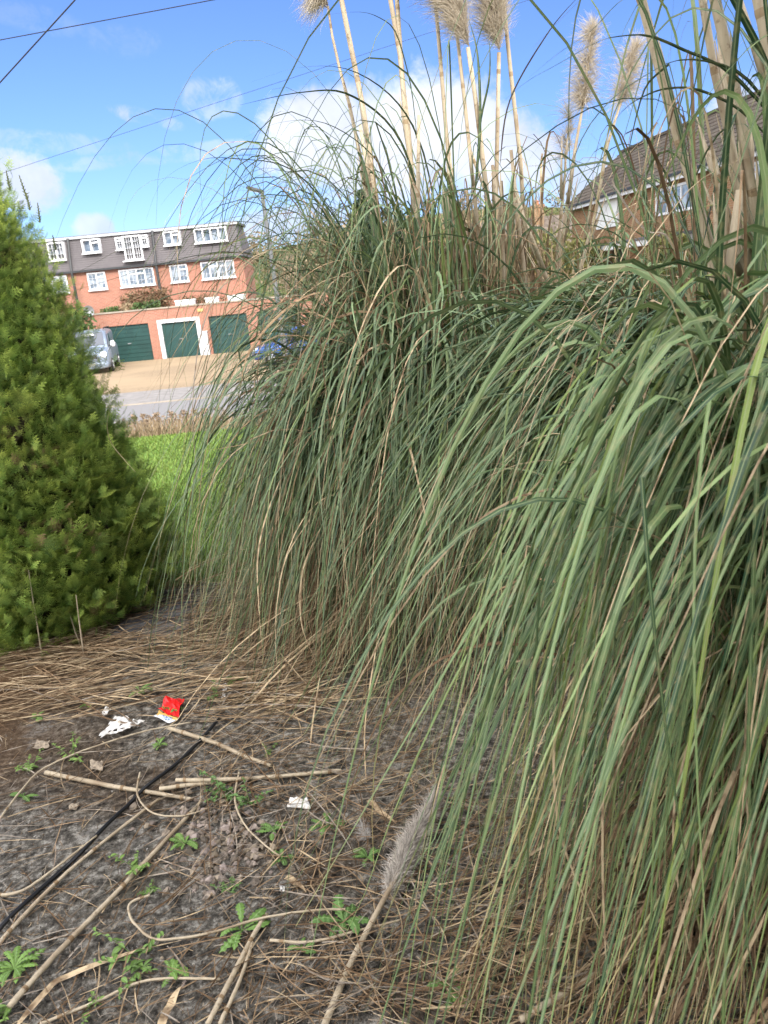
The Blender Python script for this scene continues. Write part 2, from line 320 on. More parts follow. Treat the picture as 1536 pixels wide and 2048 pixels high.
# ---------------------------------------------------------------- garage terrace house across the road
SC=43/37.; HX=lambda u:(u-11)*SC; HZ=lambda z:EYE+(z-EYE)*SC
GY=43.0; WY=46.48
def window(parent,u0,u1,z0,z1,y,cols,bars=0,name='window',proud=.10,toplight=None,pl='pane'):
    """white frame with mullions; thin glazing bars; a pane behind them (coordinates already in metres)"""
    f=MB(); w=.075; y0=y-proud; d=.005
    f.box(u0,u1,y0,y+.05,z0,z0+w); f.box(u0,u1,y0,y+.05,z1-w,z1); f.box(u0,u0+w,y0+.003,y+.05,z0+w,z1-w); f.box(u1-w,u1,y0+.003,y+.05,z0+w,z1-w)
    cu=np.linspace(u0+w/2,u1-w/2,cols+1)
    for q in cu[1:-1]: f.box(q-.04,q+.04,y0+.005,y+.05,z0+w,z1-w)
    if toplight is not None:
        for i in toplight: f.box(cu[i]+.05,cu[i+1]-.05,y0+.007,y+.05,z1-(z1-z0)*.34,z1-(z1-z0)*.34+.08)
    if bars:
        for i in range(cols):
            a,b=cu[i]+.05,cu[i+1]-.05
            for k in range(1,bars): q=a+(b-a)*k/bars; f.box(q-d,q+d,y0+.03,y+.03,z0+w,z1-w)
            nz=max(2,int((z1-z0)/.3))
            for k in range(1,nz): q=z0+(z1-z0)*k/nz; f.box(a,b,y0+.033,y+.03,q-d,q+d)
    f.box(u0-.05,u1+.05,y0-.06,y0-.003,z0-.06,z0+.01)
    fo=f.build(name,M['white'],parent); g=MB(); g.box(u0+w,u1-w,y-.045,y-.02,z0+w,z1-w); g.build(pl,M['glass'],fo); return fo
H=thing('terraced_house','red brick terrace with grey tile hung top storey across the road','house',(HX(0),WY,G0))
hb=MB
def hbuild(mb,name,m,parent=H,**k):
    o=mb.build(name,m,parent,**k); o.data.transform(Matrix.Translation((-HX(0),-WY,-G0))) if parent is H else None
    return o
zt,zg,zr=HZ(1.3),HZ(3.40),HZ(5.05)
xl,xr=HX(-14),HX(5.25)
b=hb(); b.box(xl,xr,WY,WY+4,G0-.5,zg); hbuild(b,'wall',M['red_brick'])
# mansard: sloping tile hung face
b=hb(); sb=.45
v=[(xl,WY-.12,zg),(xr+.1,WY-.12,zg),(xr-.25,WY+sb,zr-.12),(xl,WY+sb,zr-.12),(xl,WY+4.1,zg),(xr+.1,WY+4.1,zg),(xr-.25,WY+3.6,zr-.12),(xl,WY+3.6,zr-.12)]
b.add(v,[(0,1,2,3),(5,4,7,6),(1,5,6,2),(4,0,3,7),(3,2,6,7),(1,0,4,5)]); mans=hbuild(b,'tile_hung_storey',M['tile_hung'])
# courses of hung tiles as thin steps
b=hb(); nC=15
for k in range(nC):
    f0,f1=k/nC,(k+1)/nC; yy=lambda f:WY-.12+(sb+.12)*f; zz=lambda f:zg+(zr-.12-zg)*f
    a=[(xl,yy(f0)-.035,zz(f0)),(xr+.1-.35*f0,yy(f0)-.035,zz(f0)),(xr+.1-.35*f1,yy(f1)-.008,zz(f1)),(xl,yy(f1)-.008,zz(f1))]
    q=[(x,y+.03,z) for x,y,z in a]; b.add(a+q,[(0,1,2,3),(0,4,5,1),(1,5,6,2)])
hbuild(b,'tile_course',M['tile_hung'])
b=hb(); b.box(xl,xr-.1,WY+sb-.12,WY+3.8,zr-.10,zr+.02); hbuild(b,'roof',M['felt'])
b=hb(); b.box(xl,xr-.1,WY+sb-.17,WY+sb-.122,zr-.15,zr-.02); hbuild(b,'fascia',mat('grey_fascia',(.36,.37,.38),.6))
b=hb(); b.box(xl,xr+.15,WY-.26,WY-.16,zg-.07,zg+.05); hbuild(b,'gutter',M['dark'])
for us in (-3.12,1.03):
    b=hb(); b.tube([(HX(us),WY-.2,G0+2.5),(HX(us),WY-.2,zg-.1),(HX(us),WY-.2,zg+.05),(HX(us)-.02,WY+sb-.2,zr-.1)],.075,8); hbuild(b,'drainpipe',M['dark'])
def hwin(u0,u1,z0,z1,y,cols,bars,**k):
    o=window(H,HX(u0),HX(u1),HZ(z0),HZ(z1),y,cols,bars,**k)
    for q in [o]+list(o.children): q.data.transform(Matrix.Translation((-HX(0),-WY,-G0)))
    return o
for (u0,u1,c,tl) in [(-2.45,-1.56,2,[1]),(-.88,.82,4,[1,2]),(1.62,2.49,2,[1]),(3.16,4.79,4,[1,2]),(-4.6,-3.45,3,[1]),(-6.8,-5.4,4,[1])]: hwin(u0,u1,2.47,3.29,WY,c,2,toplight=tl)
uy=WY+.22
for (u0,u1,z0,z1,c,bars,tl) in [(-2.43,-1.55,4.2,4.84,2,0,[1]),(-.78,-.42,4.22,4.8,1,2,[0]),(.46,.80,4.26,4.8,1,2,[0]),(1.56,2.38,4.21,4.85,2,0,[1]),(3.07,4.65,4.18,4.84,4,0,None),(-4.1,-3.3,4.0,4.84,2,2,None)]:
    hwin(u0,u1,z0,z1,uy,c,bars,toplight=tl,proud=.32)
o=hwin(-.42,.46,3.68,4.82,uy,2,3,name='balcony_door',proud=.36)
b=hb(); b.box(HX(-.5),HX(.54),WY-.42,WY-.05,HZ(3.62),HZ(3.67)); hbuild(b,'balcony_sill',M['white'])
# garage block with planted terrace on its roof
g0=HX(-1.42); g1=HX(9.5)
gz0,gz1=G0-.3,zt
b=hb(); op=[(HX(-1.15),HX(.91),HZ(.72)),(HX(1.40),HX(3.24),HZ(.77)),(HX(3.72),HX(5.5),HZ(.76)),(HX(6.0),HX(7.9),HZ(.76))]
cur=g0
for (a,c,zt_) in op:
    b.box(cur,a,GY,GY+.25,gz0,gz1); b.box(a,c,GY,GY+.25,zt_,gz1); cur=c
b.box(cur,g1,GY,GY+.25,gz0,gz1); b.box(g0,g1,GY+.25,WY-.01,gz1-.35,gz1-.02); b.box(g0,g0+.25,GY+.25,WY-.01,gz0,gz1-.35); b.box(g1-.25,g1,GY+.25,WY-.01,gz0,gz1-.35)
hbuild(b,'garage_wall',M['red_brick'])
b=hb(); b.box(g0-.05,g1+.05,GY-.06,GY+.32,gz1,gz1+.08); hbuild(b,'coping',M['kerb'])
for i,(a,c,zt_) in enumerate(op):
    b=hb(); n=9 if i!=1 else 1; hh=(zt_-G0)/n
    for k in range(n):
        b.box(a+(.13 if i==1 else 0),c-(.13 if i==1 else 0),GY+.12+(.015*(k%2)),GY+.16,G0+k*hh+.01,G0+(k+1)*hh-(.02 if n>1 else .14))
    if n>1: b.box(a,c,GY+.15,GY+.18,G0,zt_)
    o=hbuild(b,'garage_door',M['door_green'])
    k=MB(); xm=(a+c)/2; k.box(xm-.09,xm+.09,GY+.06,GY+.118,G0+.95,G0+1.0); kh=hbuild(k,'handle',M['steel']); kh.parent=o
    if i==1:
        f=MB(); f.box(a-.08,c+.08,GY-.04,GY+.11,zt_-.14,zt_+.04); f.box(a-.08,a+.13,GY-.038,GY+.11,G0,zt_-.14); f.box(c-.13,c+.08,GY-.038,GY+.11,G0,zt_-.14); f=hbuild(f,'door_frame',M['white'])
b=hb(); b.box(HX(3.36),HX(3.60),GY-.3,GY-.01,G0,HZ(.1)); b.box(HX(3.34),HX(3.62),GY-.33,GY-.005,HZ(.1),HZ(.13)); hbuild(b,'meter_cabinet',M['white'])
b=hb(); b.box(HX(3.30),HX(3.55),GY-.08,GY-.005,HZ(1.02),HZ(1.14)); hbuild(b,'wall_plaque',mat('yellow_plaque',(.62,.45,.16),.5))
b=hb(); n=14; cx,cz=HX(-2.6),HZ(1.50)
ring=[(cx+.3*math.cos(q),WY-.35-.05*math.sin(q),cz+.32*math.sin(q)) for q in np.linspace(0,2*math.pi,n,endpoint=False)]
b.add(ring+[(cx,WY-.22,cz)],[(i,(i+1)%n,n) for i in range(n)]+[((i+1)%n,i,n) for i in range(0)]); b.tube([(cx,WY-.22,cz),(cx,WY+.02,cz-.1)],.03,6); hbuild(b,'satellite_dish',M['steel'])

rng=np.random.default_rng(7)
def leafcloud(mb,cen,rad,n,size,cols,squash=1.0,rng=rng,lump=.35):
    """many small leaf faces through a lumpy crown volume"""
    d=rng.normal(size=(n,3)); d/=np.linalg.norm(d,axis=1)[:,None]; r=rng.random(n)**.45
    lum=1+lump*np.sin(d[:,0]*5+cen[0])*np.sin(d[:,1]*6+1)*np.sin(d[:,2]*5+2)
    p=np.array(cen)+d*(r*lum)[:,None]*np.array(rad); a=rng.normal(size=(n,3)); a/=np.linalg.norm(a,axis=1)[:,None]; bb=np.cross(a,rng.normal(size=(n,3))); bb/=np.linalg.norm(bb,axis=1)[:,None]
    s=size*(.5+rng.random(n))[:,None]
    V=np.stack([p-a*s,p+bb*s*.5,p+a*s,p-bb*s*.5],1); ci=np.array(cols)[rng.integers(0,len(cols),n)]*(.7+.6*rng.random((n,1)))
    mb.addarr(V,np.arange(n*4).reshape(n,4),np.repeat(ci[:,None,:],4,1))
def shrub(name,label,cat,cen,rad,n,size,cols,zb,group=None):
    o=thing(name,label,cat,(cen[0],cen[1],zb),0,group); mb=MB(); c2=(0,0,cen[2]-zb); leafcloud(mb,c2,rad,n,size,cols); mb.build('foliage',M['spray'],o)
    s=MB()
    for k in range(5):
        q=rng.normal(size=2)*rad[0]*.4; s.tube([(0,0,0),(q[0]*.4,q[1]*.4,c2[2]*.5),(q[0],q[1],c2[2]*1.1)],[.04,.03,.015],5)
    s.build('stem',M['bark'],o); return o
GR=[(.05,.09,.03),(.08,.13,.04),(.10,.15,.05)]; BR=[(.17,.11,.06),(.12,.075,.04),(.22,.15,.09)]; OL=[(.16,.17,.05),(.22,.21,.07),(.11,.13,.04)]
tz=zt+.02
shrub('terrace_shrub','brown leafless bush on the garage roof below the drainpipe','shrub',(HX(.55),44.6,tz+.45),(1.35,.8,.75),1500,.09,BR,tz)
shrub('terrace_shrub','slim brown stems beside the brown bush on the garage roof','shrub',(HX(1.55),44.4,tz+.45),(.35,.4,.75),350,.08,BR,tz)
shrub('terrace_shrub','low green plant at the left end of the garage roof edge','shrub',(HX(-.85),43.8,tz+.1),(.6,.4,.25),500,.07,GR,tz)
shrub('terrace_shrub','pale straw coloured tuft between green plants on the garage roof','shrub',(HX(-.1),43.8,tz+.15),(.55,.4,.32),500,.07,[(.35,.27,.17),(.28,.2,.12)],tz)
shrub('terrace_shrub','wide green plant over the first green garage door','shrub',(HX(.55),43.8,tz+.15),(.7,.4,.3),600,.07,GR,tz)
shrub('terrace_shrub','small bright green plant right of the wide one on the garage roof','shrub',(HX(1.15),43.8,tz+.2),(.35,.4,.3),350,.07,GR,tz)
shrub('terrace_shrub','row of brown dead plants behind the white troughs','shrub',(HX(3.1),44.3,tz+.2),(1.6,.4,.35),700,.07,BR,tz)
shrub('evergreen_shrub','green shrub at the left end of the garage wall behind the van','shrub',(HX(-2.1),42.3,G0+1.6),(.9,.9,1.75),2200,.11,GR,G0)
for u0,u1,lb in [(2.25,3.15,'white trough on the garage roof above the white framed door'),(3.65,4.25,'white trough on the garage roof above the yellow plaque'),(4.7,5.5,'white trough nearest the right end of the brick terrace')]:
    b=MB(); wd=(u1-u0)*SC/2; b.box(-wd,wd,-.15,.15,0,.26); b.box(-wd-.03,wd+.03,-.18,.18,.2,.28)
    o=thing('planter_trough',lb,'planter',(HX((u0+u1)/2),43.5,gz1+.08),0,'white troughs on the garage roof'); b.build('trough',M['offwhite'],o)
    s=MB(); s.box(-wd+.03,wd-.03,-.12,.12,.24,.285); s.build('soil',M['bark'],o)

# ---------------------------------------------------------------- vehicles
def loft(mb,secs,k=16,p=4.0):
    """body from cross sections (y, half width, z0, z1): rounded rectangles along y"""
    V=[]; a=np.arange(k)*2*np.pi/k+np.pi/k
    for (y,hw,z0,z1) in secs:
        cx=np.sign(np.cos(a))*np.abs(np.cos(a))**(2/p)*hw; cz=(z0+z1)/2+np.sign(np.sin(a))*np.abs(np.sin(a))**(2/p)*(z1-z0)/2
        V+= [(x,y,z) for x,z in zip(cx,cz)]
    n=len(secs); F=[(i*k+j,i*k+(j+1)%k,(i+1)*k+(j+1)%k,(i+1)*k+j) for i in range(n-1) for j in range(k)]
    F+=[tuple(range(k))[::-1],tuple((n-1)*k+j for j in range(k))]
    mb.add(V,F)
def wheel(parent,x,y,r,wd):
    b=MB(); s=1 if x>0 else -1; prof=[(0,.55),(0,.9),(.03,.99),(.06,1),(wd-.06,1),(wd-.03,.99),(wd,.9),(wd,.55)]; k=24; V=[];F=[]
    for (dx,q) in prof: V+=[(x-s*dx+0,y+q*r*math.cos(a),r+q*r*math.sin(a)) for a in np.linspace(0,2*math.pi,k,endpoint=False)]
    for i in range(len(prof)-1): F+=[(i*k+j,i*k+(j+1)%k,(i+1)*k+(j+1)%k,(i+1)*k+j) for j in range(k)]
    b.add(V,F); ty=b.build('wheel',M['tyre'],parent,smooth=True)
    c=MB(); V=[(x-s*.03,y,r)]+[(x-s*.02,y+.58*r*math.cos(a),r+.58*r*math.sin(a)) for a in np.linspace(0,2*math.pi,k,endpoint=False)]; c.add(V,[(0,1+j,1+(j+1)%k) for j in range(k)])
    for q in range(5):
        a=q*2*math.pi/5; c.tube([(x-s*.005,y+.1*r*math.cos(a),r+.1*r*math.sin(a)),(x-s*.01,y+.56*r*math.cos(a),r+.56*r*math.sin(a))],.05*r/.33,5)
    c.build('rim',M['rim'],ty)
def quad_panel(parent,name,m,pts,th=.02,dirn=(0,-1,0)):
    b=MB(); d=np.array(dirn)*th; a=[np.array(p) for p in pts]; n=len(a); q=[p+d for p in a]
    b.add(a+q,[tuple(range(n)),tuple(range(2*n-1,n-1,-1))]+[(i,i+n,(i+1)%n+n,(i+1)%n) for i in range(n)]); return b.build(name,m,parent)
# the van: front at y=0 facing -y, length 4.8
van=thing('van','silver blue panel van parked nose out in front of the garages','van',(-13.0,36.6,G0),R_(12))
b=MB(); loft(b,[(0,.72,.38,.85),(.06,.86,.28,.98),(.3,.93,.24,1.08),(.85,.95,.24,1.22),(1.0,.95,.24,1.28),(4.6,.95,.26,1.30),(4.8,.92,.3,1.28)],20,5); b.build('body',M['van_paint'],van,smooth=True)
b=MB(); loft(b,[(.80,.86,1.0,1.16),(1.25,.84,1.05,1.62),(1.65,.82,1.1,1.90),(2.2,.82,1.1,1.96),(4.5,.82,1.1,1.95),(4.76,.78,1.1,1.88)],20,5); b.build('cabin',M['van_paint'],van,smooth=True)
quad_panel(van,'windscreen',M['car_glass'],[(-.74,.92,1.24),(.74,.92,1.24),(.66,1.5,1.84),(-.66,1.5,1.84)],.06,(0,-.75,.6))
quad_panel(van,'sun_reflection_strip',M['white'],[(-.25,1.28,1.70),(.3,1.28,1.70),(.27,1.36,1.78),(-.22,1.36,1.78)],.07,(0,-.75,.6)).name='windscreen_reflection'  # white panel standing in for the reflection on the windscreen
for s in (-1,1):
    quad_panel(van,'side_window',M['car_glass'],[(s*.86,1.25,1.22),(s*.86,2.1,1.22),(s*.84,2.1,1.75),(s*.84,1.6,1.75)],.04,(s,0,0))
    quad_panel(van,'door_panel',M['van_paint'],[(s*.945,1.05,.38),(s*.945,2.15,.38),(s*.945,2.15,1.18),(s*.945,1.05,1.18)],.012,(s,0,0))
    quad_panel(van,'sliding_door',M['van_paint'],[(s*.945,2.2,.38),(s*.945,3.4,.38),(s*.945,3.4,1.18),(s*.945,2.2,1.18)],.012,(s,0,0))
    b=MB(); loft(b,[(-.04,.13,.74,.92),(.06,.17,.70,1.0),(.2,.15,.72,1.03)],12,3); o=b.build('headlight',M['lamp'],van,smooth=True); o.location=(s*.68,0.03,0)
    b=MB(); loft(b,[(-.06,.09,-.12,.12),(0,.12,-.15,.15),(.1,.10,-.13,.13)],12,3); o=b.build('wing_mirror',M['white'],van,smooth=True); o.location=(s*1.08,1.12,1.28)
    b=MB(); b.tube([(s*.9,1.15,1.2),(s*1.05,1.12,1.24)],.03,6); b.build('mirror_arm',M['dark'],van)
    wheel(van,s*.96,.95,.33,.22); wheel(van,s*.96,3.9,.33,.22)
b=MB(); b.box(-.4,.4,-.03,.03,.72,.9); b.build('grille',M['dark'],van,bevel=.02)
b=MB(); loft(b,[(-.10,.60,.30,.52),(-.05,.82,.24,.56),(.25,.94,.22,.58)],16,5); b.build('bumper',M['van_paint'],van,smooth=True)
b=MB(); b.box(-.27,.27,-.12,-.10,.40,.52); b.build('number_plate',M['plate'],van)
for s in (-1,1):
    b=MB(); b.tube([(s*.7,1.9,1.98),(s*.7,2.0,2.03),(s*.7,4.4,2.03),(s*.7,4.5,1.96)],.025,6); b.build('roof_rail',M['dark'],van)
def car(label,loc,rz,paint):
    c=thing('car',label,'car',loc,rz)
    b=MB(); loft(b,[(0,.60,.36,.66),(.08,.76,.26,.74),(.5,.86,.22,.82),(1.1,.88,.22,.92),(3.5,.88,.24,.95),(3.95,.84,.28,.92),(4.1,.74,.36,.82)],20,4.5); b.build('body',paint,c,smooth=True)
    b=MB(); loft(b,[(1.0,.74,.80,.90),(1.45,.72,.82,1.22),(1.9,.68,.85,1.44),(2.6,.67,.85,1.48),(3.3,.68,.85,1.38),(3.85,.70,.85,.98)],18,4); b.build('cabin',paint,c,smooth=True)
    quad_panel(c,'windscreen',M['car_glass'],[(-.64,1.14,.96),(.64,1.14,.96),(.56,1.74,1.38),(-.56,1.74,1.38)],.04,(0,-.6,.8))
    quad_panel(c,'rear_window',M['car_glass'],[(.6,3.78,1.02),(-.6,3.78,1.02),(-.55,3.36,1.34),(.55,3.36,1.34)],.04,(0,.6,.8))
    for s in (-1,1):
        quad_panel(c,'side_window',M['car_glass'],[(s*.70,1.45,.98),(s*.70,2.45,.98),(s*.66,2.45,1.38),(s*.66,1.95,1.38)],.05,(s,0,0))
        quad_panel(c,'side_window',M['car_glass'],[(s*.70,2.52,.98),(s*.70,3.45,.98),(s*.66,3.2,1.36),(s*.66,2.52,1.38)],.05,(s,0,0))
        b=MB(); loft(b,[(-.02,.10,.60,.70),(.08,.15,.58,.76),(.25,.12,.60,.76)],12,3); o=b.build('headlight',M['lamp'],c,smooth=True); o.location=(s*.60,.03,0)
        b=MB(); loft(b,[(-.05,.07,-.07,.07),(.05,.09,-.09,.09)],10,3); o=b.build('wing_mirror',paint,c,smooth=True); o.location=(s*.92,1.45,1.0)
        wheel(c,s*.88,.80,.31,.2); wheel(c,s*.88,3.3,.31,.2)
    b=MB(); b.box(-.26,.26,-.03,-.01,.42,.53); b.build('number_plate',M['plate'],c); return c
car('blue car glimpsed through the back pampas grass on the driveway',(-4.9,33.2,G0+.004),R_(-84),M['car_paint'])
car('pale blue car glimpsed between blades in front of the brown brick house',(9.2,33.5,G0),R_(75),M['car_paint_pale'])

# ---------------------------------------------------------------- lamp post, overhead cables
lp=thing('street_lamp','grey street lamp post with a small head behind the arching blades','street lamp',(-3.2,30,G0))
b=MB(); b.tube([(0,0,0),(0,0,1.2),(0,0,1.25),(-.1,0,6.4)],[.12,.12,.09,.07],10); b.build('post',mat('painted_post',(.12,.125,.13),.5),lp)
b=MB(); hp=[(y,h,a,c) for y,h,a,c in [(0,.06,-.04,.04),(.1,.12,-.06,.06),(.5,.15,-.07,.07),(.66,.10,-.04,.05)]]; loft(b,hp,12,3.2); o=b.build('lamp_head',mat('dark_lamp_head',(.05,.055,.055),.6),lp,smooth=True); o.location=(-.05,0.1,6.42); o.rotation_euler=(R_(18),0,R_(72))
b=MB(); b.box(-.1,.1,.15,.55,-.085,-.068); l2=b.build('lens',M['rim'],o)
def cable(label,a,bp,Y,r,ext=.6):
    p,q=at(*a,Y),at(*bp,Y+.0); d=q-p; p0,q0=p-d*ext,q+d*ext; s=np.linspace(0,1,24)[:,None]; pts=p0+(q0-p0)*s
    mb=MB(); mb.tube(pts,r,6); return tag(mb.build('overhead_cable',M['cable']),label,'cable','overhead cables')
cable('thick black overhead cable rising steeply in the top left corner',(0,165),(150,0),12,.009,3)
cable('thin black overhead cable crossing the steep one at the top left',(0,80),(425,0),12,.006,1.5)
cable('faint pale overhead wire running low across the clouds behind the plumes',(0,348),(860,65),24,.005,.5)

# ---------------------------------------------------------------- brown brick house on the right
K=43.5/30; p0=at(1143,416,43.5); ud=np.array([-.08,1,0]); ud/=np.linalg.norm(ud)
RH=thing('semi_detached_house','brown brick house with stepped tiled roof at the right','house',(p0[0],p0[1],G0))
RH.rotation_euler=(0,0,math.atan2(-ud[1],-ud[0]))      # local +x runs along the facade towards the viewer, local +y away into the house
ez=p0[2]-G0; Lh=26.; Dp=9.0
if True:
    Rz=RH.rotation_euler[2]
    # local y axis direction: rotate (0,1): check it points right (+X)
    sy = 1 if -math.sin(Rz)>0 else -1
b=MB(); b.box(0,Lh,*sorted((0,sy*Dp)),-.6,ez-.05); b.build('wall',M['brown_brick'],RH)
rb=MB(); nc=13; run,rise=2.9,2.55
def slab(y0,z0,y1,z1,th,x0=-.35,x1=Lh+.3):
    a=[(x0,y0,z0),(x1,y0,z0),(x1,y1,z1),(x0,y1,z1)]; c=[(x,y,z-th) for x,y,z in a]
    rb.add(a+c,[(0,1,2,3),(7,6,5,4),(0,4,5,1),(1,5,6,2),(2,6,7,3),(3,7,4,0)])
for k in range(nc):
    f0,f1=(k)/nc,(k+1.25)/nc; f1=min(f1,1.0); lift=.07
    slab(sy*(-.35+(run+.35)*f0),ez-.02+lift+rise*f0,sy*(-.35+(run+.35)*f1),ez-.02+rise*f1+.012,.05)
slab(sy*run,ez+rise-.0,sy*(Dp+.3),ez-.4,.06)
rb.box(-.36,Lh+.31,*sorted((sy*(run-.12),sy*(run+.12))),ez+rise-.03,ez+rise+.09)
def tile_fn(t,p):
    co=obj_co(t); s=t.new('ShaderNodeSeparateXYZ',{0:co}); cx=t.new('ShaderNodeCombineXYZ',{0:s.outputs[0],1:s.outputs[2]})
    b=t.new('ShaderNodeTexBrick',{'Vector':cx.outputs[0],'Color1':(.105,.085,.068,1),'Color2':(.07,.058,.048,1),'Mortar':(.025,.02,.018,1),'Scale':1.0,'Mortar Size':.014,'Brick Width':.33,'Row Height':rise/nc})
    n=t.noise(co,1.7,8,.65); return t.mix(t.math('MULTIPLY',t.smooth(n,.4,.68),.6),b.outputs[0],(.15,.13,.10,1))
rb.build('roof',mat('stepped_roof_tile',rough=.9,spec=.15,fn=tile_fn),RH)
b=MB(); b.box(-.1,Lh,*sorted((-sy*.42,-sy*.36)),ez-.20,ez-.0); b.build('fascia',M['white'],RH)
b=MB(); b.box(-.1,Lh,*sorted((-sy*.54,-sy*.425)),ez-.06,ez+.03); b.build('gutter',M['dark'],RH)
def rwin(x0,x1,z0,z1,cols,name='window',m='glass',bars=0):
    f=MB(); w=.09; ya,yb=sorted((-sy*.07,sy*.05))
    f.box(x0,x1,ya,yb,z0,z0+w); f.box(x0,x1,ya,yb,z1-w,z1)
    for q in np.linspace(x0,x1-w,cols+1): f.box(q,q+w,ya+.003,yb-.003,z0+w,z1-w)
    fo=f.build(name,M['white'],RH); g=MB(); ya,yb=sorted((-sy*.03,sy*.02)); g.box(x0+w,x1-w,ya,yb,z0+w,z1-w); g.build('pane',M[m],fo)
zz=lambda z:EYE+(z-EYE)*K-G0
b=MB(); b.box(2.58*K,4.38*K,*sorted((-sy*.09,sy*.02)),zz(2.57),zz(3.39)); b.build('white_panel',M['offwhite'],RH)
rwin(7.05*K,9.3*K,zz(2.6),zz(3.3),3); rwin(11.4*K,13.2*K,zz(2.6),zz(3.3),3); rwin(15.0*K,16.8*K,zz(2.6),zz(3.3),2)
b=MB(); b.box(3.9*K,9.3*K,*sorted((-sy*.7,-sy*.005)),zz(1.86),zz(2.0)); b.build('porch_canopy',M['white'],RH)
b=MB(); b.box(3.8*K,9.4*K,*sorted((-sy*.75,-sy*.006)),zz(2.005),zz(2.08)); b.build('porch_roof',M['felt'],RH)
rwin(6.8*K,9.3*K,zz(1.0),zz(1.80),3); rwin(11.4*K,13.4*K,zz(1.0),zz(1.9),3)
b=MB(); b.box(4.3*K,4.95*K,*sorted((-sy*.06,sy*.01)),0,zz(1.82)); b.build('front_door',M['dark'],RH)
# farther house with chimney
FH=gable_house('distant_house','low brown roofed house with a brick chimney far beyond the stems',8.5,20,62,72,4.2,6.75,M['brown_brick'],G0)
ch=MB(); q=at(1075,431,66); ch.box(-.42,.42,-.4,.4,5.6,7.55); ch.box(-.5,.5,-.48,.48,7.55,7.75); o=ch.build('chimney',M['brown_brick'],FH); o.location=(q[0]-14.25,-1,0)
po=MB(); po.tube([(0,0,7.75),(0,0,8.1)],[.16,.13],10); po.build('chimney_pot',mat('terracotta',(.38,.14,.07),.7),o)
fl=MB(); fl.add([(-.5,-.5,5.9),(.5,-.5,5.9),(.75,-.95,5.45),(-.75,-.95,5.45)],[(0,1,2,3)]); fl.build('flashing',M['offwhite'],o)
an=MB(); an.tube([(0,0,7.7),(0,0,10.9)],.025,5); an.tube([(-.6,0,10.7),(.6,0,10.7)],.02,5)
for k in range(5): an.tube([(-.5+.25*k,-.3,10.7),(-.5+.25*k,.3,10.7)],.015,4)
an.build('aerial',M['steel'],o)
for (px,py,Y,rad,lb) in [(1085,510,40,(2.2,1.5,1.35),'olive green bush left of the white panel beyond the grass'),(1165,520,38,(1.1,1.1,1.0),'rounded olive bush below the white panel of the brown house'),(1335,515,30,(.9,.9,.9),'olive bush in front of the brown house porch')]:
    c=at(px,py,Y); shrub('olive_shrub',lb,'shrub',c,rad,2600,.10,OL,G0)

# ---------------------------------------------------------------- far trees
def bare_tree(label,x,y,h,seed,col=(.16,.12,.085)):
    r=np.random.default_rng(seed); z=float(hz(x,y)); o=thing('bare_tree',label,'tree',(x,y,z),0); tb=MB(); cb=MB()
    P=[];
    def br(p,d,L,rad,depth):
        q=p+d*L; m=(p+q)/2+r.normal(size=3)*L*.05
        (tb if depth<2 else cb).tube([p,m,q],[rad,rad*.85,rad*.7],5 if depth<2 else 3,(*col,1),cap=False)
        if depth>=5: return
        for k in range(3 if depth<4 else 4):
            nd=d+r.normal(size=3)*.55; nd[2]+=.12; nd/=np.linalg.norm(nd); br(p+(q-p)*(.6+.4*r.random()),nd,L*(.62+.2*r.random()),rad*.6,depth+1)
    br(np.zeros(3),np.array([0,0,1.]),h*.3,h*.022,0)
    tb.build('trunk',M['bark'],o); cb.build('crown',M['twig'],o); return o
bare_tree('bare tree poking above the terrace roof at its left',-22.5,63,8.6,1); bare_tree('smaller bare tree tip above the terrace balcony door',-15.5,63,8.1,2)
bt=[(-10.5,70,9,'bare tree just right of the terrace roof end'),(-6.5,76,9.5,'wide pale bare tree behind the street lamp'),(-2,80,10,'bare tree right of the street lamp on the slope'),(3,84,9,'bare tree behind the left tall pampas stems'),(8,95,9,'bare tree hidden behind the middle pampas stems')]
for i,(x,y,h,lb) in enumerate(bt): bare_tree(lb,x,y,h,10+i,(.24,.185,.13) if i%2 else (.19,.15,.10))
wood=MB(); r=np.random.default_rng(3)
for i in range(60):
    x=-60+r.random()*100; y=100+r.random()*80; h=5+r.random()*3; z=float(hz(x,y)); leafcloud(wood,(x,y,z+h*.5),(3.4,3.2,h*.55),500,.28,[(.22,.17,.11),(.17,.13,.085),(.13,.12,.06)],rng=r)
tag(wood.build('wood',M['twig']),kind='stuff')
def evergreen(label,x,y,h,seed):
    r=np.random.default_rng(seed); z=float(hz(x,y)); o=thing('fir_tree',label,'tree',(x,y,z)); mb=MB(); mb.tube([(0,0,0),(0,0,h)],[.2,.03],7); mb.build('trunk',M['bark'],o)
    c=MB()
    for k in range(26):
        f=k/26; zz_=h*(.15+.85*f); R0=h*.17*(1-f)+.15
        leafcloud(c,(r.normal()*.2,r.normal()*.2,zz_),(R0,R0,h*.035),170,.20,[(.02,.04,.02),(.03,.055,.028)],rng=r)
    c.build('crown',M['spray'],o); return o
q=at(722,380,60); evergreen('dark fir tree top showing between the tall pampas stems',q[0],60,q[2]-float(hz(q[0],60)),5)

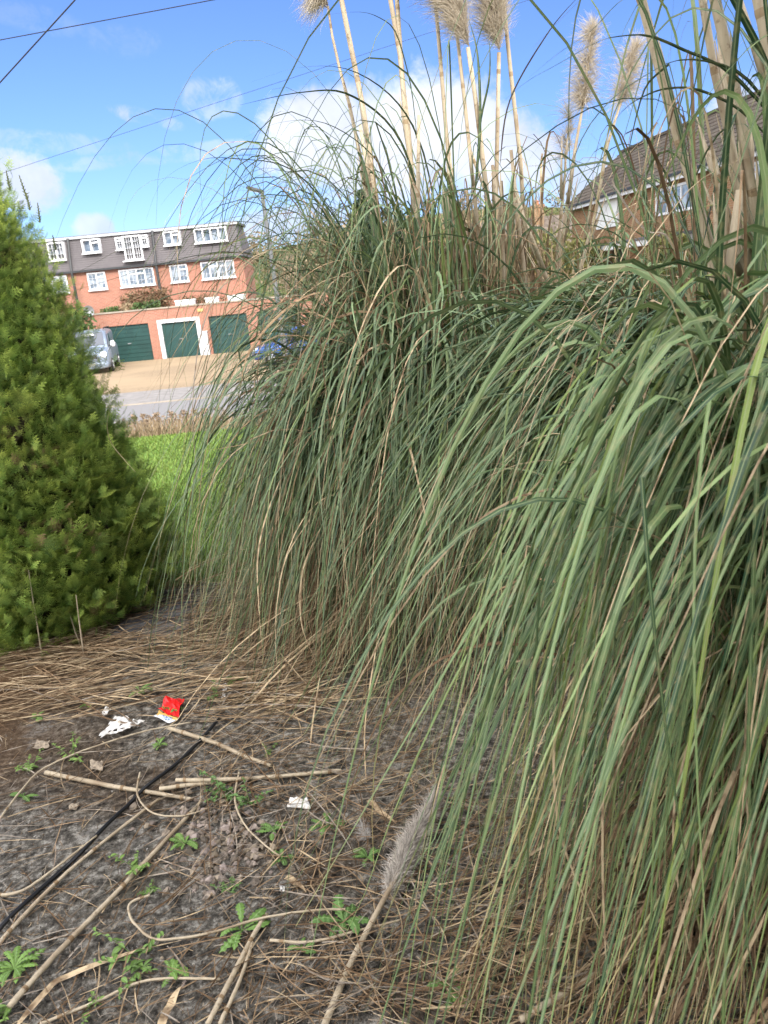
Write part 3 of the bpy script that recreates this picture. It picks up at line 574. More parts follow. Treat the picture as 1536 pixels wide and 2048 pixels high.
# ---------------------------------------------------------------- dry border at the far edge of the lawn
def border_plant(label,xc,n,seed):
    r=np.random.default_rng(seed); z=float(hz(xc,12.0)); o=thing('dry_border_plant',label,'plant',(xc,12.0,z),0,'dry plants along the lawn edge')
    b=MB(); hd=MB()
    for k in range(n):
        x=r.normal()*.10; y=r.normal()*.1; tx=x+r.normal()*.05; h=.17+.12*r.random(); col=np.array([.34,.25,.16])*(.6+.6*r.random())
        b.tube([(x*.5,y*.5,0),(x,y,h*.5),(tx,y,h)],[.006,.005,.004],3,(*col,1),cap=False)
        if k%3==0: leafcloud(b,(tx,y,h+.01),(.03,.03,.025),16,.014,[(.30,.22,.15),(.22,.16,.11)],rng=r)
    tx=0; h=.30; b.tube([(0,0,0),(0,0,h)],.006,4,(.28,.2,.13,1)); leafcloud(hd,(0,0,h+.02),(.055,.05,.04),90,.016,[(.33,.24,.16),(.22,.16,.11)],rng=r)
    b.build('stem',M['twig'],o); hd.build('flower_head',M['twig'],o); return o
names=['behind the conifer edge','second from the conifer','third from the conifer','in the middle of the lawn gap','right of the lawn gap middle','close left of the hanging blades','just behind the hanging blades','deep behind the hanging blades']
for k in range(8): border_plant('dry seed headed border plant at the lawn edge, '+names[k],-3.75+k*.19+.03*math.sin(k*5),34,40+k)
hb_=MB(); r=np.random.default_rng(77)
n=2600; x=-6+r.random(n)*8; y=11.75+r.random(n)*.7; h=.08+.2*r.random(n); P=np.zeros((n,3,3)); P[:,:,0]=x[:,None]+r.normal(size=(n,1))*.05*np.array([0,.5,1]); P[:,:,1]=y[:,None]; P[:,:,2]=hz(x,y)[:,None]+h[:,None]*np.array([0,.55,1])
side=np.zeros_like(P); side[:,:,0]=1; hb_.strips(P,side,np.full((n,3),.009)*np.array([1,.8,.3]),np.repeat((np.array([.33,.25,.16])*(.5+.7*r.random((n,1))))[:,None,:],3,1))
tag(hb_.build('dry_undergrowth',M['twig']),kind='stuff')

# ---------------------------------------------------------------- lawn grass blades
r=np.random.default_rng(21); n=52000; y=4.0+7.8*r.random(n)**1.25; x=-y*.45+r.random(n)*(.2+y*.45)
keep=np.ones(n,bool); z=hz(x,y); h=.018+.018*r.random(n)+np.where(y<4.6,.03,0)*r.random(n); a=r.random(n)*6.28; ln=h*(.3+.5*r.random(n))
P=np.zeros((n,3,3)); 
for j,(f,g) in enumerate(((0,0),(.6,.35),(1,1))):
    P[:,j,0]=x+np.cos(a)*ln*g; P[:,j,1]=y+np.sin(a)*ln*g; P[:,j,2]=z+h*f
side=np.stack([-np.sin(a),np.cos(a),0*a],-1)[:,None,:].repeat(3,1)
col=np.array([.135,.24,.05])*(.55+.8*r.random((n,1)))+np.array([.06,.02,0])*r.random((n,1)); mb=MB(); mb.strips(P,side,np.full((n,3),.006)*np.array([1,.8,.15])*(1+y*.12)[:,None],np.repeat(col[:,None,:],3,1))
tag(mb.build('lawn_grass',M['grass']),kind='stuff')

# ---------------------------------------------------------------- golden conifer at the left
def make_conifer():
    r=np.random.default_rng(11); bx,by=-1.75,3.78; Ht=2.16
    o=thing('conifer','bushy golden green cypress conifer standing at the left by the lawn','conifer',(bx,by,0))
    tb=MB(); tb.tube([(0,0,-.05),(.01,0,.8),(0,0,Ht*.93)],[.06,.045,.008],8); tb.build('trunk',M['bark'],o)
    def rad(z,az):
        tt=np.clip(z/Ht,0,1); base=.615*np.minimum(1,(tt/.13)**.5*.35+.65)*np.clip(1-tt,0,1)**.64*(1-.10*np.exp(-((tt-.0)/.06)**2))
        return base*(1+.07*np.sin(az*3+z*4)+.09*np.sin(az*8-z*9+1)*np.sin(z*13+az*5)+.05*np.sin(az*15+z*17))
    # dark shell added for the shaded inside: keeps daylight from showing right through
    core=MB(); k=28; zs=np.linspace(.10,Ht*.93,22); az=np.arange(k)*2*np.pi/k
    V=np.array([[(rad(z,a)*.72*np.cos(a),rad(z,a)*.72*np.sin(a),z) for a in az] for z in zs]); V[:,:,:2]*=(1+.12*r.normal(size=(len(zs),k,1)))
    core.add(V.reshape(-1,3),[(i*k+j,i*k+(j+1)%k,(i+1)*k+(j+1)%k,(i+1)*k+j) for i in range(len(zs)-1) for j in range(k)]); core.build('dark_core',M['core'],o)
    # spray template: flat fan of little scaly twigs (unit length along +z, spread in x)
    tw=[]
    def twig(p,d,L,w): tw.append((p,d,L,w))
    twig(np.zeros(2),np.array([0,1.]),1.0,.022)
    for q in range(7):
        f=.08+.125*q
        for s in (-1,1):
            d=np.array([s*.72,.75]); d/=np.linalg.norm(d); L=(.52-.40*f)*(1+.3*math.sin(q*3+s*2)); p=np.array([0,f+.03*s]); twig(p,d,L,.030)
            if L>.2:
                for g,e in ((.4,-1),(.6,1)):
                    d2=np.array([s*.72+e*.6*s,.75+(.35 if e<0 else -.15)]); d2/=np.linalg.norm(d2); twig(p+d*L*g,d2,L*.5,.026)
    TV=[];TT=[]
    for p,d,L,w in tw:
        nrm=np.array([-d[1],d[0]]); pts=[p-nrm*w*.4,p+nrm*w*.4,p+d*L*.6+nrm*w*.55,p+d*L*.6-nrm*w*.55,p+d*L]
        TV.append(pts); TT.append(0)
    TV=np.array(TV)            # (m,5,2)
    m_=len(TV)
    # clusters -> sprays
    nC=2600; z=Ht*(r.random(nC)**1.25)*.97+.03; az=r.random(nC)*2*np.pi; depth=1-.34*r.random(nC)**1.4
    # only keep what makes the whole round crown, denser towards the viewer's side
    R=rad(z,az)*depth; cl=np.stack([R*np.cos(az),R*np.sin(az),z],-1); out=np.stack([np.cos(az),np.sin(az),np.full(nC,.75+.5*r.random(nC))],-1)+r.normal(size=(nC,3))*.28
    out/=np.linalg.norm(out,axis=1)[:,None]
    per=13; n=nC*per; cid=np.repeat(np.arange(nC),per)
    p=cl[cid]+r.normal(size=(n,3))*.05; d=out[cid]+r.normal(size=(n,3))*.30; d/=np.linalg.norm(d,axis=1)[:,None]
    # fans roughly radial planes
    tang=np.stack([-np.sin(az),np.cos(az),0*az],-1)[cid]+r.normal(size=(n,3))*.75; sx=np.cross(np.cross(d,tang),d); sx/=np.linalg.norm(sx,axis=1)[:,None]; nr=np.cross(sx,d)
    L=(.04+.045*r.random(n))*(.8+.35*r.random(nC))[cid]*np.clip(1.15-p[:,2]/Ht*.5,.6,1.1)
    up=np.zeros((n,1,1,3)); 
    V=p[:,None,None,:]+ (TV[None,:,:,0:1]*sx[:,None,None,:]+TV[None,:,:,1:2]*d[:,None,None,:])*L[:,None,None,None] - nr[:,None,None,:]*(TV[None,:,:,1:2]**2*.22*L[:,None,None,None])
    tipc=TV[:,:,1]; 
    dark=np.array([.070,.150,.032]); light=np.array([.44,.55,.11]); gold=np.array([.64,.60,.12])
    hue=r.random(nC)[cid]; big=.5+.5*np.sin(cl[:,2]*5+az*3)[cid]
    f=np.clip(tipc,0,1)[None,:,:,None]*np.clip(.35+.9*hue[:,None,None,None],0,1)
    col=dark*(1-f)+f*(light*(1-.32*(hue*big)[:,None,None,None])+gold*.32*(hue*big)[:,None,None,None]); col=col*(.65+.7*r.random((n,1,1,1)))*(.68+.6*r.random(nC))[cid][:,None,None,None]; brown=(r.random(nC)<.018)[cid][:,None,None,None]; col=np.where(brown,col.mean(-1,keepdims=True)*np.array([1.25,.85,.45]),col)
    idx=np.arange(n*m_*5).reshape(n*m_,5)
    mb=MB(); Vf=V.reshape(-1,3); cf=np.broadcast_to(col,V.shape).reshape(-1,3)
    mb.v.append(Vf); cc=np.ones((len(Vf),4)); cc[:,:3]=cf; mb.c.append(cc); mb.n=len(Vf)
    mb.f[4].append(idx[:,[0,1,2,3]][:, [0,1,2,3]]); mb.f[3].append(idx[:,[3,2,4]])
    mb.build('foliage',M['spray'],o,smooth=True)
    # leading shoots that stand clear of the outline
    for px,py,qx,qy in [(112,500,105,470),(80,445,75,405),(60,420,52,385),(20,380,12,340),(55,400,38,350)]:
        lb=MB(); a,b_=at(px,py,by-.1)-np.array([bx,by,0]),at(qx,qy,by-.1)-np.array([bx,by,0]); lb.tube([a,(a+b_)/2,b_],[.004,.003,.0015],4,(.10,.12,.05,1))
        for k in range(14):
            f=k/14; c0=a+(b_-a)*f; dd=np.array([(1 if k%2 else -1)*(.6+.3*r.random()),r.normal()*.4,.7]); lb.tube([c0,c0+dd*.015*(1.15-f)],[.003,.001],3,(.10+.05*f,.14,.045,1),cap=False)
        lb.build('leading_shoot',M['spray'],o)
make_conifer()

# ---------------------------------------------------------------- pampas grass
def bez(P0,P1,P2,P3,S):
    s=np.linspace(0,1,S)[None,:,None]; P0,P1,P2,P3=[q[:,None,:] for q in (P0,P1,P2,P3)]
    return (1-s)**3*P0+3*(1-s)**2*s*P1+3*(1-s)*s*s*P2+s**3*P3
def sides(P,r,tw=.5):
    T=np.gradient(P,axis=1); T/=np.linalg.norm(T,axis=2)[...,None]+1e-9
    h=P[:,-1]-P[:,0]; az=np.arctan2(h[:,1],h[:,0]); s0=np.stack([-np.sin(az),np.cos(az),0*az],-1)[:,None,:]
    sd_=s0-T*(T*s0).sum(-1,keepdims=True); sd_/=np.linalg.norm(sd_,axis=2)[...,None]+1e-9; nn_=np.cross(T,sd_)
    N,S,_=P.shape; ang=(r.normal(size=(N,1))*tw+np.linspace(0,1,S)[None]*r.normal(size=(N,1))*tw*1.6)[...,None]
    return sd_*np.cos(ang)+nn_*np.sin(ang)
GREEN_D=np.array([.017,.052,.024]); GREEN_L=np.array([.235,.335,.165]); GREEN_Y=np.array([.22,.29,.075])
STRAW=np.array([.55,.425,.265]); TAN=np.array([.33,.225,.13]); BROWN=np.array([.13,.080,.042]); GREY=np.array([.36,.31,.25])  # BROWN darkened so the gaps inside the clumps read as shade
def layer(r,cen,n,base_r,h,reach,ztip,phi,W,S=16,upness=1.25,wild=.09,gsh=.008,droop=(0,1)):
    """blades that rise, arch over and hang; h peak height, reach of the tip, ztip height of the tip"""
    a=r.random(n)*2*np.pi; q=base_r*np.sqrt(r.random(n)); P0=np.array([cen[0],cen[1],0.])+np.stack([q*np.cos(a),q*np.sin(a),0*a],-1)
    ph=phi(n); u=np.stack([np.cos(ph),np.sin(ph),0*ph],-1); hh=h[0]+(h[1]-h[0])*r.random(n); rr=reach[0]+(reach[1]-reach[0])*r.random(n); zt_=ztip[0]+(ztip[1]-ztip[0])*r.random(n)
    zt_=np.minimum(zt_,hh*.97)
    P0=P0+u*base_r*.35
    # peak of a Bezier with these handles sits near .75*(P1+P2)/2 : solve the handles for the wanted peak
    z2=hh*1.22; z1=np.clip((hh-.375*z2-.11*zt_)/.375*1.0,hh*.4,hh*1.5)*upness*.92
    P1=P0+u*(rr*(.04+.16*r.random(n)))[:,None]; P1[:,2]=z1
    dr=droop[0]+(droop[1]-droop[0])*r.random(n); P2=P0+u*(rr*(.42+.53*dr))[:,None]; P2[:,2]=z2*(.88+.22*r.random(n))
    P3=P0+u*rr[:,None]+r.normal(size=(n,3))*np.array([.05,.05,0]); P3[:,2]=zt_
    P1+=r.normal(size=(n,3))*wild*.5; P2+=r.normal(size=(n,3))*wild*1.3
    P=bez(P0,P1,P2,P3,S); s=np.linspace(0,1,S)[None,:]
    wob=r.normal(size=(n,1,3))*np.array([1,1,.3])*.018; P=P+wob*np.sin(s*r.uniform(4,9,(n,1)))[...,None]*s[...,None]
    # some blades are creased: past the crease they drop away
    kk=np.where(r.random(n)<.13)[0]
    for b in kk:
        j=int(S*(.35+.45*r.random())); D=np.diff(P[b,j:],axis=0)
        if len(D)<2: continue
        l=np.linalg.norm(D,axis=1,keepdims=True); D=D/l+np.array([r.normal()*.35,r.normal()*.35,-.5-1.1*r.random()]); D/=np.linalg.norm(D,axis=1,keepdims=True); P[b,j+1:]=P[b,j]+np.cumsum(D*l,0)
    P[:,:,2]=np.maximum(P[:,:,2],gsh+.025*r.random((n,1)))
    wd=W[0]+(W[1]-W[0])*r.random((n,1)); w=wd*np.clip(.45+s*5,0,1)*np.clip((1-s)*1.7,0.06,1)**.8
    return P,w
def greens(r,n,S,tip=.4,dead=0.0,bright=1.0):
    k=r.random((n,1,1)); y=(r.random((n,1,1))<.16)*r.random((n,1,1)); s=np.linspace(0,1,S)[None,:,None]
    c=GREEN_D+(GREEN_L-GREEN_D)*np.clip(k**1.8*.95+.12*r.normal(size=(n,1,1))+.15*s,0,1.15); c=c*(1-y)+GREEN_Y*y
    st=r.uniform(.72,1.0,(n,1,1)); has=(r.random((n,1,1))<tip); f=np.clip((s-st)/.12,0,1)*has
    c=c*(1-f)+(STRAW*.6+TAN*.4)*f
    return c*bright
def straws(r,n,S,pal=(STRAW,TAN,BROWN),pw=(.4,.35,.25)):
    i=r.choice(len(pal),n,p=pw); c=np.array(pal)[i][:,None,:]*(.65+.6*r.random((n,1,1))); return np.repeat(c,S,1)
def aim(r,mean,sd,uni=.25):
    def f(n):
        a=np.radians(mean+sd*r.normal(size=n)); m=r.random(n)<uni; a[m]=r.random(m.sum())*2*np.pi; return a
    return f
CAM=np.array([0,0,EYE])
def clear(P,dist=.72):
    # the open spot round the fallen plume is only thinly overhung
    x,y,z=P[...,0],P[...,1],P[...,2]; spot=((z<.55)&(x<.16)&(x>-.6)&(y>1.25)&(y<2.35)).any(1)
    few=(np.modf(P[:,0,0]*7919.3+P[:,0,1]*3571.7)[0]%1.0)<.28
    return (np.linalg.norm(P-CAM,axis=2).min(1)>dist)&(~spot|few)
def px_blades(lst):
    """single arching blades read off the photograph: (points, near end depth Y0 -> Y1, width, colour)"""
    res=[]
    for pts,Y0,Y1,w,col in lst:
        pts=np.array(pts,float); n=len(pts); S=22
        k=np.linspace(0,n-1,S); i=np.clip(k.astype(int),0,n-2); f=(k-i)[:,None]
        p0=pts[np.clip(i-1,0,n-1)]; p1=pts[i]; p2=pts[i+1]; p3=pts[np.clip(i+2,0,n-1)]
        q=.5*((2*p1)+(-p0+p2)*f+(2*p0-5*p1+4*p2-p3)*f**2+(-p0+3*p1-3*p2+p3)*f**3)
        P=np.array([at(a,b,Y0+(Y1-Y0)*j/(S-1)) for j,(a,b) in enumerate(q)])
        res.append((P,w,col))
    return res
def sweep(g,r,cen,n,h,re,zt_,ph,W,S,bright,base=.3):
    """long blades that crest close to the tussock and then stream out and down in a shallow slope"""
    P,w=layer(r,cen,n,base,h,re,zt_,ph,W,S,wild=.06,droop=(0,.35)); fill(g,r,P,w,greens(r,n,S,.3)*bright,.25,.6,.85)
def add_px(mb,r,lst,mbd=None):
    for P,w,col in px_blades(lst):
        S=len(P); s=np.linspace(0,1,S)[None]; W=w*np.clip(.3+s*4,0,1)*np.clip((1-s)*2.2,.08,1)
        P=P[None]; c=np.repeat(np.array(col)[None,None,:],S,1); tgt=mb if (mbd is None or col[1]>col[0]) else mbd
        tgt.ribbons(P,sides(P,r,.25),W,c,.22)
def plume_mesh(r,axis,spread,hairs,lean,col=(.58,.51,.41),hair_len=.085,width=.0015):
    """feathery plume round a polyline axis (stem end first): side branchlets, each fringed with fine hairs"""
    axis=np.asarray(axis,float); mb=MB(); hairs=int(hairs*1.7); nb=max(14,hairs//22); S=6
    f=np.sort(r.random(nb)); seg=f*(len(axis)-1); i=np.clip(seg.astype(int),0,len(axis)-2); p=axis[i]+(axis[i+1]-axis[i])*(seg-i)[:,None]
    ax=axis[-1]-axis[0]; ax/=np.linalg.norm(ax); env=spread*np.clip(np.sin(np.pi*np.clip(f*.85+.12,0,1)),.25,1)
    d=r.normal(size=(nb,3)); d-=ax*(d@ax)[:,None]; d/=np.linalg.norm(d,axis=1)[:,None]
    tip=p+d*env[:,None]*(.6+.6*r.random((nb,1)))+ax*(spread*1.9)*(.3+.6*r.random((nb,1)))+np.array(lean)*spread*(.6+.8*r.random((nb,1)))
    mid=(p+tip)/2+ax*spread*.45+d*env[:,None]*.15
    B=bez(p,p+(mid-p)*.66,mid,tip,S)
    bs=np.repeat(B,22,0); n=len(bs); q=r.random(n); k=np.clip((q*(S-1)).astype(int),0,S-2); c0=bs[np.arange(n),k]; c1=bs[np.arange(n),k+1]; st=c0+(c1-c0)*(q*(S-1)-k)[:,None]
    tdir=c1-c0; tdir/=np.linalg.norm(tdir,axis=1)[:,None]+1e-9; hd=tdir+r.normal(size=(n,3))*.42+np.array([0,0,-.25]); hd/=np.linalg.norm(hd,axis=1)[:,None]; L=hair_len*(.4+.8*r.random((n,1)))
    e=st+hd*L+np.array(lean)*L*.35; m1=st+hd*L*.5+r.normal(size=(n,3))*L*.10
    P=bez(st,st+(m1-st)*.6,m1,e,4); ref=r.normal(size=(n,1,3)); T=np.gradient(P,axis=1); sd_=np.cross(T,ref); sd_/=np.linalg.norm(sd_,axis=2)[...,None]+1e-9
    cc=np.array(col)*(.7+.55*r.random((n,1,1))); mb.strips(P,sd_,np.full((n,4),width)*np.array([1,.9,.7,.25]),np.repeat(cc,4,1))
    T=np.gradient(B,axis=1); sd_=np.cross(T,r.normal(size=(nb,1,3))); sd_/=np.linalg.norm(sd_,axis=2)[...,None]+1e-9
    mb.strips(B,sd_,np.full((nb,S),.003),np.repeat(np.array(col)[None,None]*.7,nb,0).repeat(S,1)); return mb
def stalk(root,cen,pts,Y,r0,r1,rr,ext=.0,plume=None,label=None):
    """flower stem: pixel polyline from the top down; carried on to the ground towards the tussock's heart"""
    P=[at(a,b,Y) for a,b in pts]; low=P[-1]; prev=P[-2]; d=(low-prev)/np.linalg.norm(low-prev)
    base=low+d*(low[2]/max(.2,-d[2]))*.98; base=np.array([base[0],base[1],0.0])
    P=P+[low+(base-low)*.5,base]; P=np.array(P[::-1])
    top=P[-1]; d=P[-1]-P[-2]; d/=np.linalg.norm(d)
    if ext: P=np.vstack([P,top+d*ext*.5+np.array([-.01,0,0]),top+d*ext])
    s=np.linspace(0,1,len(P)); L=P-np.array([cen[0],cen[1],0])
    mb=MB(); mb.tube(L,r0+(r1-r0)*s,9)
    # nodes: a dark swollen ring every hand and a half
    Ls=np.concatenate([[0],np.cumsum(np.linalg.norm(np.diff(L,axis=0),axis=1))]); q=.2+.2*rr.random()
    while q<Ls[-1]-.05:
        j=min(np.searchsorted(Ls,q)-1,len(L)-2); f=(q-Ls[j])/(Ls[j+1]-Ls[j]); c_=L[j]+(L[j+1]-L[j])*f; dd=(L[j+1]-L[j])/(Ls[j+1]-Ls[j]); rad=r0+(r1-r0)*(j+f)/(len(L)-1)
        mb.tube([c_-dd*.009,c_,c_+dd*.009],[rad*1.01,rad*1.07,rad*1.01],9,(.72,.64,.54,1),cap=False); q+=.22+.14*rr.random()
    # sheathing leaf bases split from the stem
    for k in range(4):
        j=min(1+k//2,len(L)-2); q=L[j]+(L[j+1]-L[j])*rr.random(); dd=(L[j+1]-L[j]); dd/=np.linalg.norm(dd); o_=rr.normal(size=3)*.012
        mb.tube([q+o_*.3,q+dd*.12+o_,q+dd*.25+o_*1.6],[r0*.8,r0*.6,.001],5)
    st=mb.build('stalk',M['stalk'],root,smooth=True)
    if plume:
        ax,spread,hairs,lean=plume; A=np.array([at(a,b,Y) for a,b in ax])-np.array([cen[0],cen[1],0])
        plume_mesh(rr,A,spread,hairs,lean).build('plume',M['plume'],st)
    return st
def fill(mb,r,P,w,c,fold=.2,tw=.45,dist=.72):
    k=clear(P,dist); mb.ribbons(P[k],sides(P[k],r,tw),w[k],c[k],fold)

# ---- the tall clump at the back, in the middle of the picture
def clump_back():
    r=np.random.default_rng(101); cen=(.36,3.62); o=thing('pampas_grass','tall pampas grass clump in the middle, its many plumed stems rising against the clouds','pampas grass',(cen[0],cen[1],0))
    T=Matrix.Translation((-cen[0],-cen[1],0)); g=MB(); d=MB(); S=18
    fr=aim(r,228,42,.30)
    for n,h,re,zt_,W,ph in [(950,(.85,1.30),(.55,1.12),(-.25,.55),(.008,.0145),fr),(380,(.60,1.0),(.45,1.0),(-.3,.2),(.008,.013),fr),(430,(.78,1.15),(.80,1.20),(-.3,.35),(.007,.012),aim(r,197,14,0)),(230,(1.2,1.7),(.25,.75),(.75,1.5),(.007,.013),aim(r,190,38,.08)),
                            (120,(1.45,2.08),(.55,1.30),(.85,1.8),(.005,.009),aim(r,185,24,.10)),(80,(1.3,1.8),(.12,.4),(1.1,1.65),(.010,.017),aim(r,190,60,.4)),
                            (130,(1.0,1.45),(.95,1.25),(.05,.7),(.004,.008),aim(r,190,22,0))]:
        P,w=layer(r,cen,n,.32,h,re,zt_,ph,W,S); fill(g,r,P,w,greens(r,n,S,.3))
    for n,h,re,zt_,W,ph,pal in [(90,(1.2,1.9),(.5,1.3),(.7,1.6),(.004,.008),aim(r,185,35,.2),(.5,.4,.1)),(150,(.8,1.35),(.6,1.15),(-.1,.6),(.004,.010),fr,(.5,.35,.15)),
                                (850,(.35,.85),(.35,.9),(-.5,.1),(.005,.010),aim(r,212,55,.2),(.2,.40,.40)),(120,(1.0,1.6),(.05,.35),(.9,1.5),(.006,.012),aim(r,240,90,.6),(.5,.4,.1)),(260,(.62,1.0),(.72,1.05),(-.4,.1),(.005,.010),aim(r,211,11,0),(.25,.60,.15)),(75,(1.1,1.5),(.5,1.05),(.65,1.2),(.008,.015),aim(r,192,18,0),(.5,.5,0))]:
        P,w=layer(r,cen,n,.34,h,re,zt_,ph,W,S); fill(d,r,P,w,straws(r,n,S,pw=pal),.15)
    # bleached upright leaf sheaths crowding the right hand stems
    for cx_,n,hh in [((.62,3.58),130,(1.15,1.75)),((.30,3.6),70,(1.1,1.6)),((.80,3.5),60,(1.0,1.5))]:
        P,w=layer(r,cx_,n,.16,hh,(.03,.28),(1.0,1.5),aim(r,200,100,.6),(.006,.012),S); fill(d,r,P,w,straws(r,n,S,pw=(.65,.33,.02)),.2)
    # dead leaves raked out over the ground at the foot, sweeping left
    n=1100; P,w=layer(r,cen,n,.34,(.06,.30),(.55,1.45),(-.6,-.15),aim(r,193,26,0),(.004,.009),S,wild=.05); fill(d,r,P,w,straws(r,n,S,pw=(.45,.40,.15)),.12)
    gl=[([(760,600),(680,450),(585,340),(480,318),(400,320),(325,362),(292,440)],3.5,3.0,.009,GREEN_D),([(780,560),(700,430),(585,335),(537,319),(468,311),(400,343),(351,376),(322,410)],3.55,3.1,.009,GREEN_D),
        ([(838,320),(826,200),(812,130),(790,62),(760,36),(720,24),(650,30),(560,44)],3.6,3.3,.012,GREEN_D),([(955,360),(960,250),(978,160),(979,90),(970,70)],3.6,3.55,.016,GREEN_D),
        ([(950,380),(960,250),(955,110),(935,32)],3.55,3.5,.012,GREEN_D),([(880,470),(845,300),(790,200),(700,140),(600,135),(500,165)],3.6,3.0,.010,GREEN_D),([(860,480),(800,280),(700,190),(600,185),(480,210)],3.6,3.0,.009,GREEN_D),
        ([(820,480),(760,330),(660,250),(560,245),(470,285)],3.6,3.1,.009,GREEN_D*1.2),([(700,560),(600,540),(500,590),(430,680),(400,800),(372,960),(380,1120)],3.4,2.9,.008,GREEN_D),([(690,640),(560,600),(470,680),(410,800),(355,960),(350,1120)],3.4,2.8,.007,GREEN_D),
        ([(740,540),(690,520),(620,545),(550,620),(520,690)],3.3,3.0,.016,TAN*1.35),([(760,730),(700,690),(640,675),(600,670)],3.1,2.9,.016,TAN*1.3),([(700,610),(640,585),(570,620),(500,700),(480,780)],3.2,2.9,.012,TAN*1.3),([(860,620),(900,520),(870,480),(800,520)],3.3,3.2,.012,TAN*1.4),
        ([(640,420),(480,380),(380,420),(310,520)],3.5,3.1,.005,GREY),([(600,700),(480,560),(410,640),(385,820),(400,1000)],3.3,2.8,.006,GREY*.8),
        ([(272,945),(245,915),(222,885),(214,850),(220,815),(226,780)],2.9,2.9,.007,STRAW*.9)]
    gl+=[([(560,960),(530,1040),(515,1120),(518,1220),(524,1298)],2.9,2.6,.006,STRAW),([(650,1040),(612,1120),(600,1190),(607,1265),(640,1335)],2.85,2.5,.006,STRAW),([(640,1010),(575,1110),(555,1200),(552,1250)],2.9,2.6,.005,STRAW*.9),
        ([(800,960),(740,1050),(695,1100),(688,1150),(706,1200)],2.8,2.6,.005,STRAW*.9),([(690,860),(640,900),(610,970),(600,1000)],3.0,2.9,.005,STRAW),([(545,900),(520,950),(495,1050)],3.0,2.8,.006,STRAW),([(640,700),(580,800),(555,860),(548,905)],3.1,3.0,.010,TAN*1.1),([(560,870),(480,890),(420,900)],3.0,2.9,.007,TAN*1.2)]
    add_px(g,r,gl,d)
    go=g.build('leaf_blades',M['blade'],o); go.data.transform(T); do=d.build('dead_leaves',M['straw'],o); do.data.transform(T)
    L=(-1.0,0,.0)
    sk=lambda *a,**k: stalk(o,cen,*a,rr=r,**k)
    sk([(683,0),(705,110),(725,210),(752,400)],3.65,.0135,.0095,ext=.8)
    sk([(656,12),(664,70),(680,140),(699,210),(722,320),(750,470)],3.75,.011,.005,plume=([(658,20),(650,-25),(636,-70),(616,-120)],.045,1500,(-.6,0,-.9)))
    sk([(781,0),(800,110),(812,250),(832,420)],3.6,.0125,.0085,ext=.8); sk([(794,0),(803,130),(817,290),(842,480)],3.7,.012,.0085,ext=.8)
    sk([(869,-20),(880,110),(893,270),(908,420)],3.65,.0105,.008,plume=([(870,0),(862,-40),(850,-90),(835,-150)],.070,1900,(-.8,0,.1)))
    sk([(906,-10),(915,75),(930,210),(950,400)],3.6,.010,.007,plume=([(914,50),(906,0),(895,-50),(880,-120)],.080,2600,(-.7,0,.1)))
    sk([(936,95),(950,190),(960,270),(978,420)],3.55,.012,.009,plume=([(939,95),(930,50),(915,0),(895,-60)],.042,2200,(-.5,0,.3)))
    sk([(998,105),(995,260),(992,400),(990,570)],3.6,.0115,.0085,plume=([(999,102),(997,60),(990,15),(978,-60)],.046,2400,(-.3,0,.3)))
    sk([(1004,-30),(1012,50),(1020,130),(1042,330),(1050,500)],3.65,.0105,.008,plume=([(1008,-5),(1003,-45),(996,-100)],.05,1200,(.1,0,.2)))
    sk([(1182,80),(1165,215),(1150,300),(1125,480)],3.5,.011,.004,plume=([(1163,222),(1170,170),(1177,120),(1186,62)],.018,1300,(-.25,0,-.35)))
    sk([(1268,110),(1238,215),(1215,290),(1190,430),(1160,540)],3.45,.011,.004,plume=([(1240,212),(1250,175),(1260,135),(1270,98)],.015,1000,(-.1,0,-.3)))
    sk([(1140,235),(1132,300),(1130,350),(1112,540)],3.6,.010,.003,plume=([(1131,330),(1134,290),(1140,235)],.022,300,(-.3,0,-.1)))
    for pts,Y in [([(720,250),(745,400),(775,560)],3.5),([(838,230),(835,400),(830,560)],3.45),([(1022,300),(1035,420),(1050,560)],3.4),([(985,330),(1000,440),(1010,570)],3.4),([(1032,380),(1060,480),(1095,560)],3.3),([(940,300),(985,420),(1010,540)],3.75),([(895,300),(900,420),(915,560)],3.5)]:
        sk(pts,Y,.012,.007)
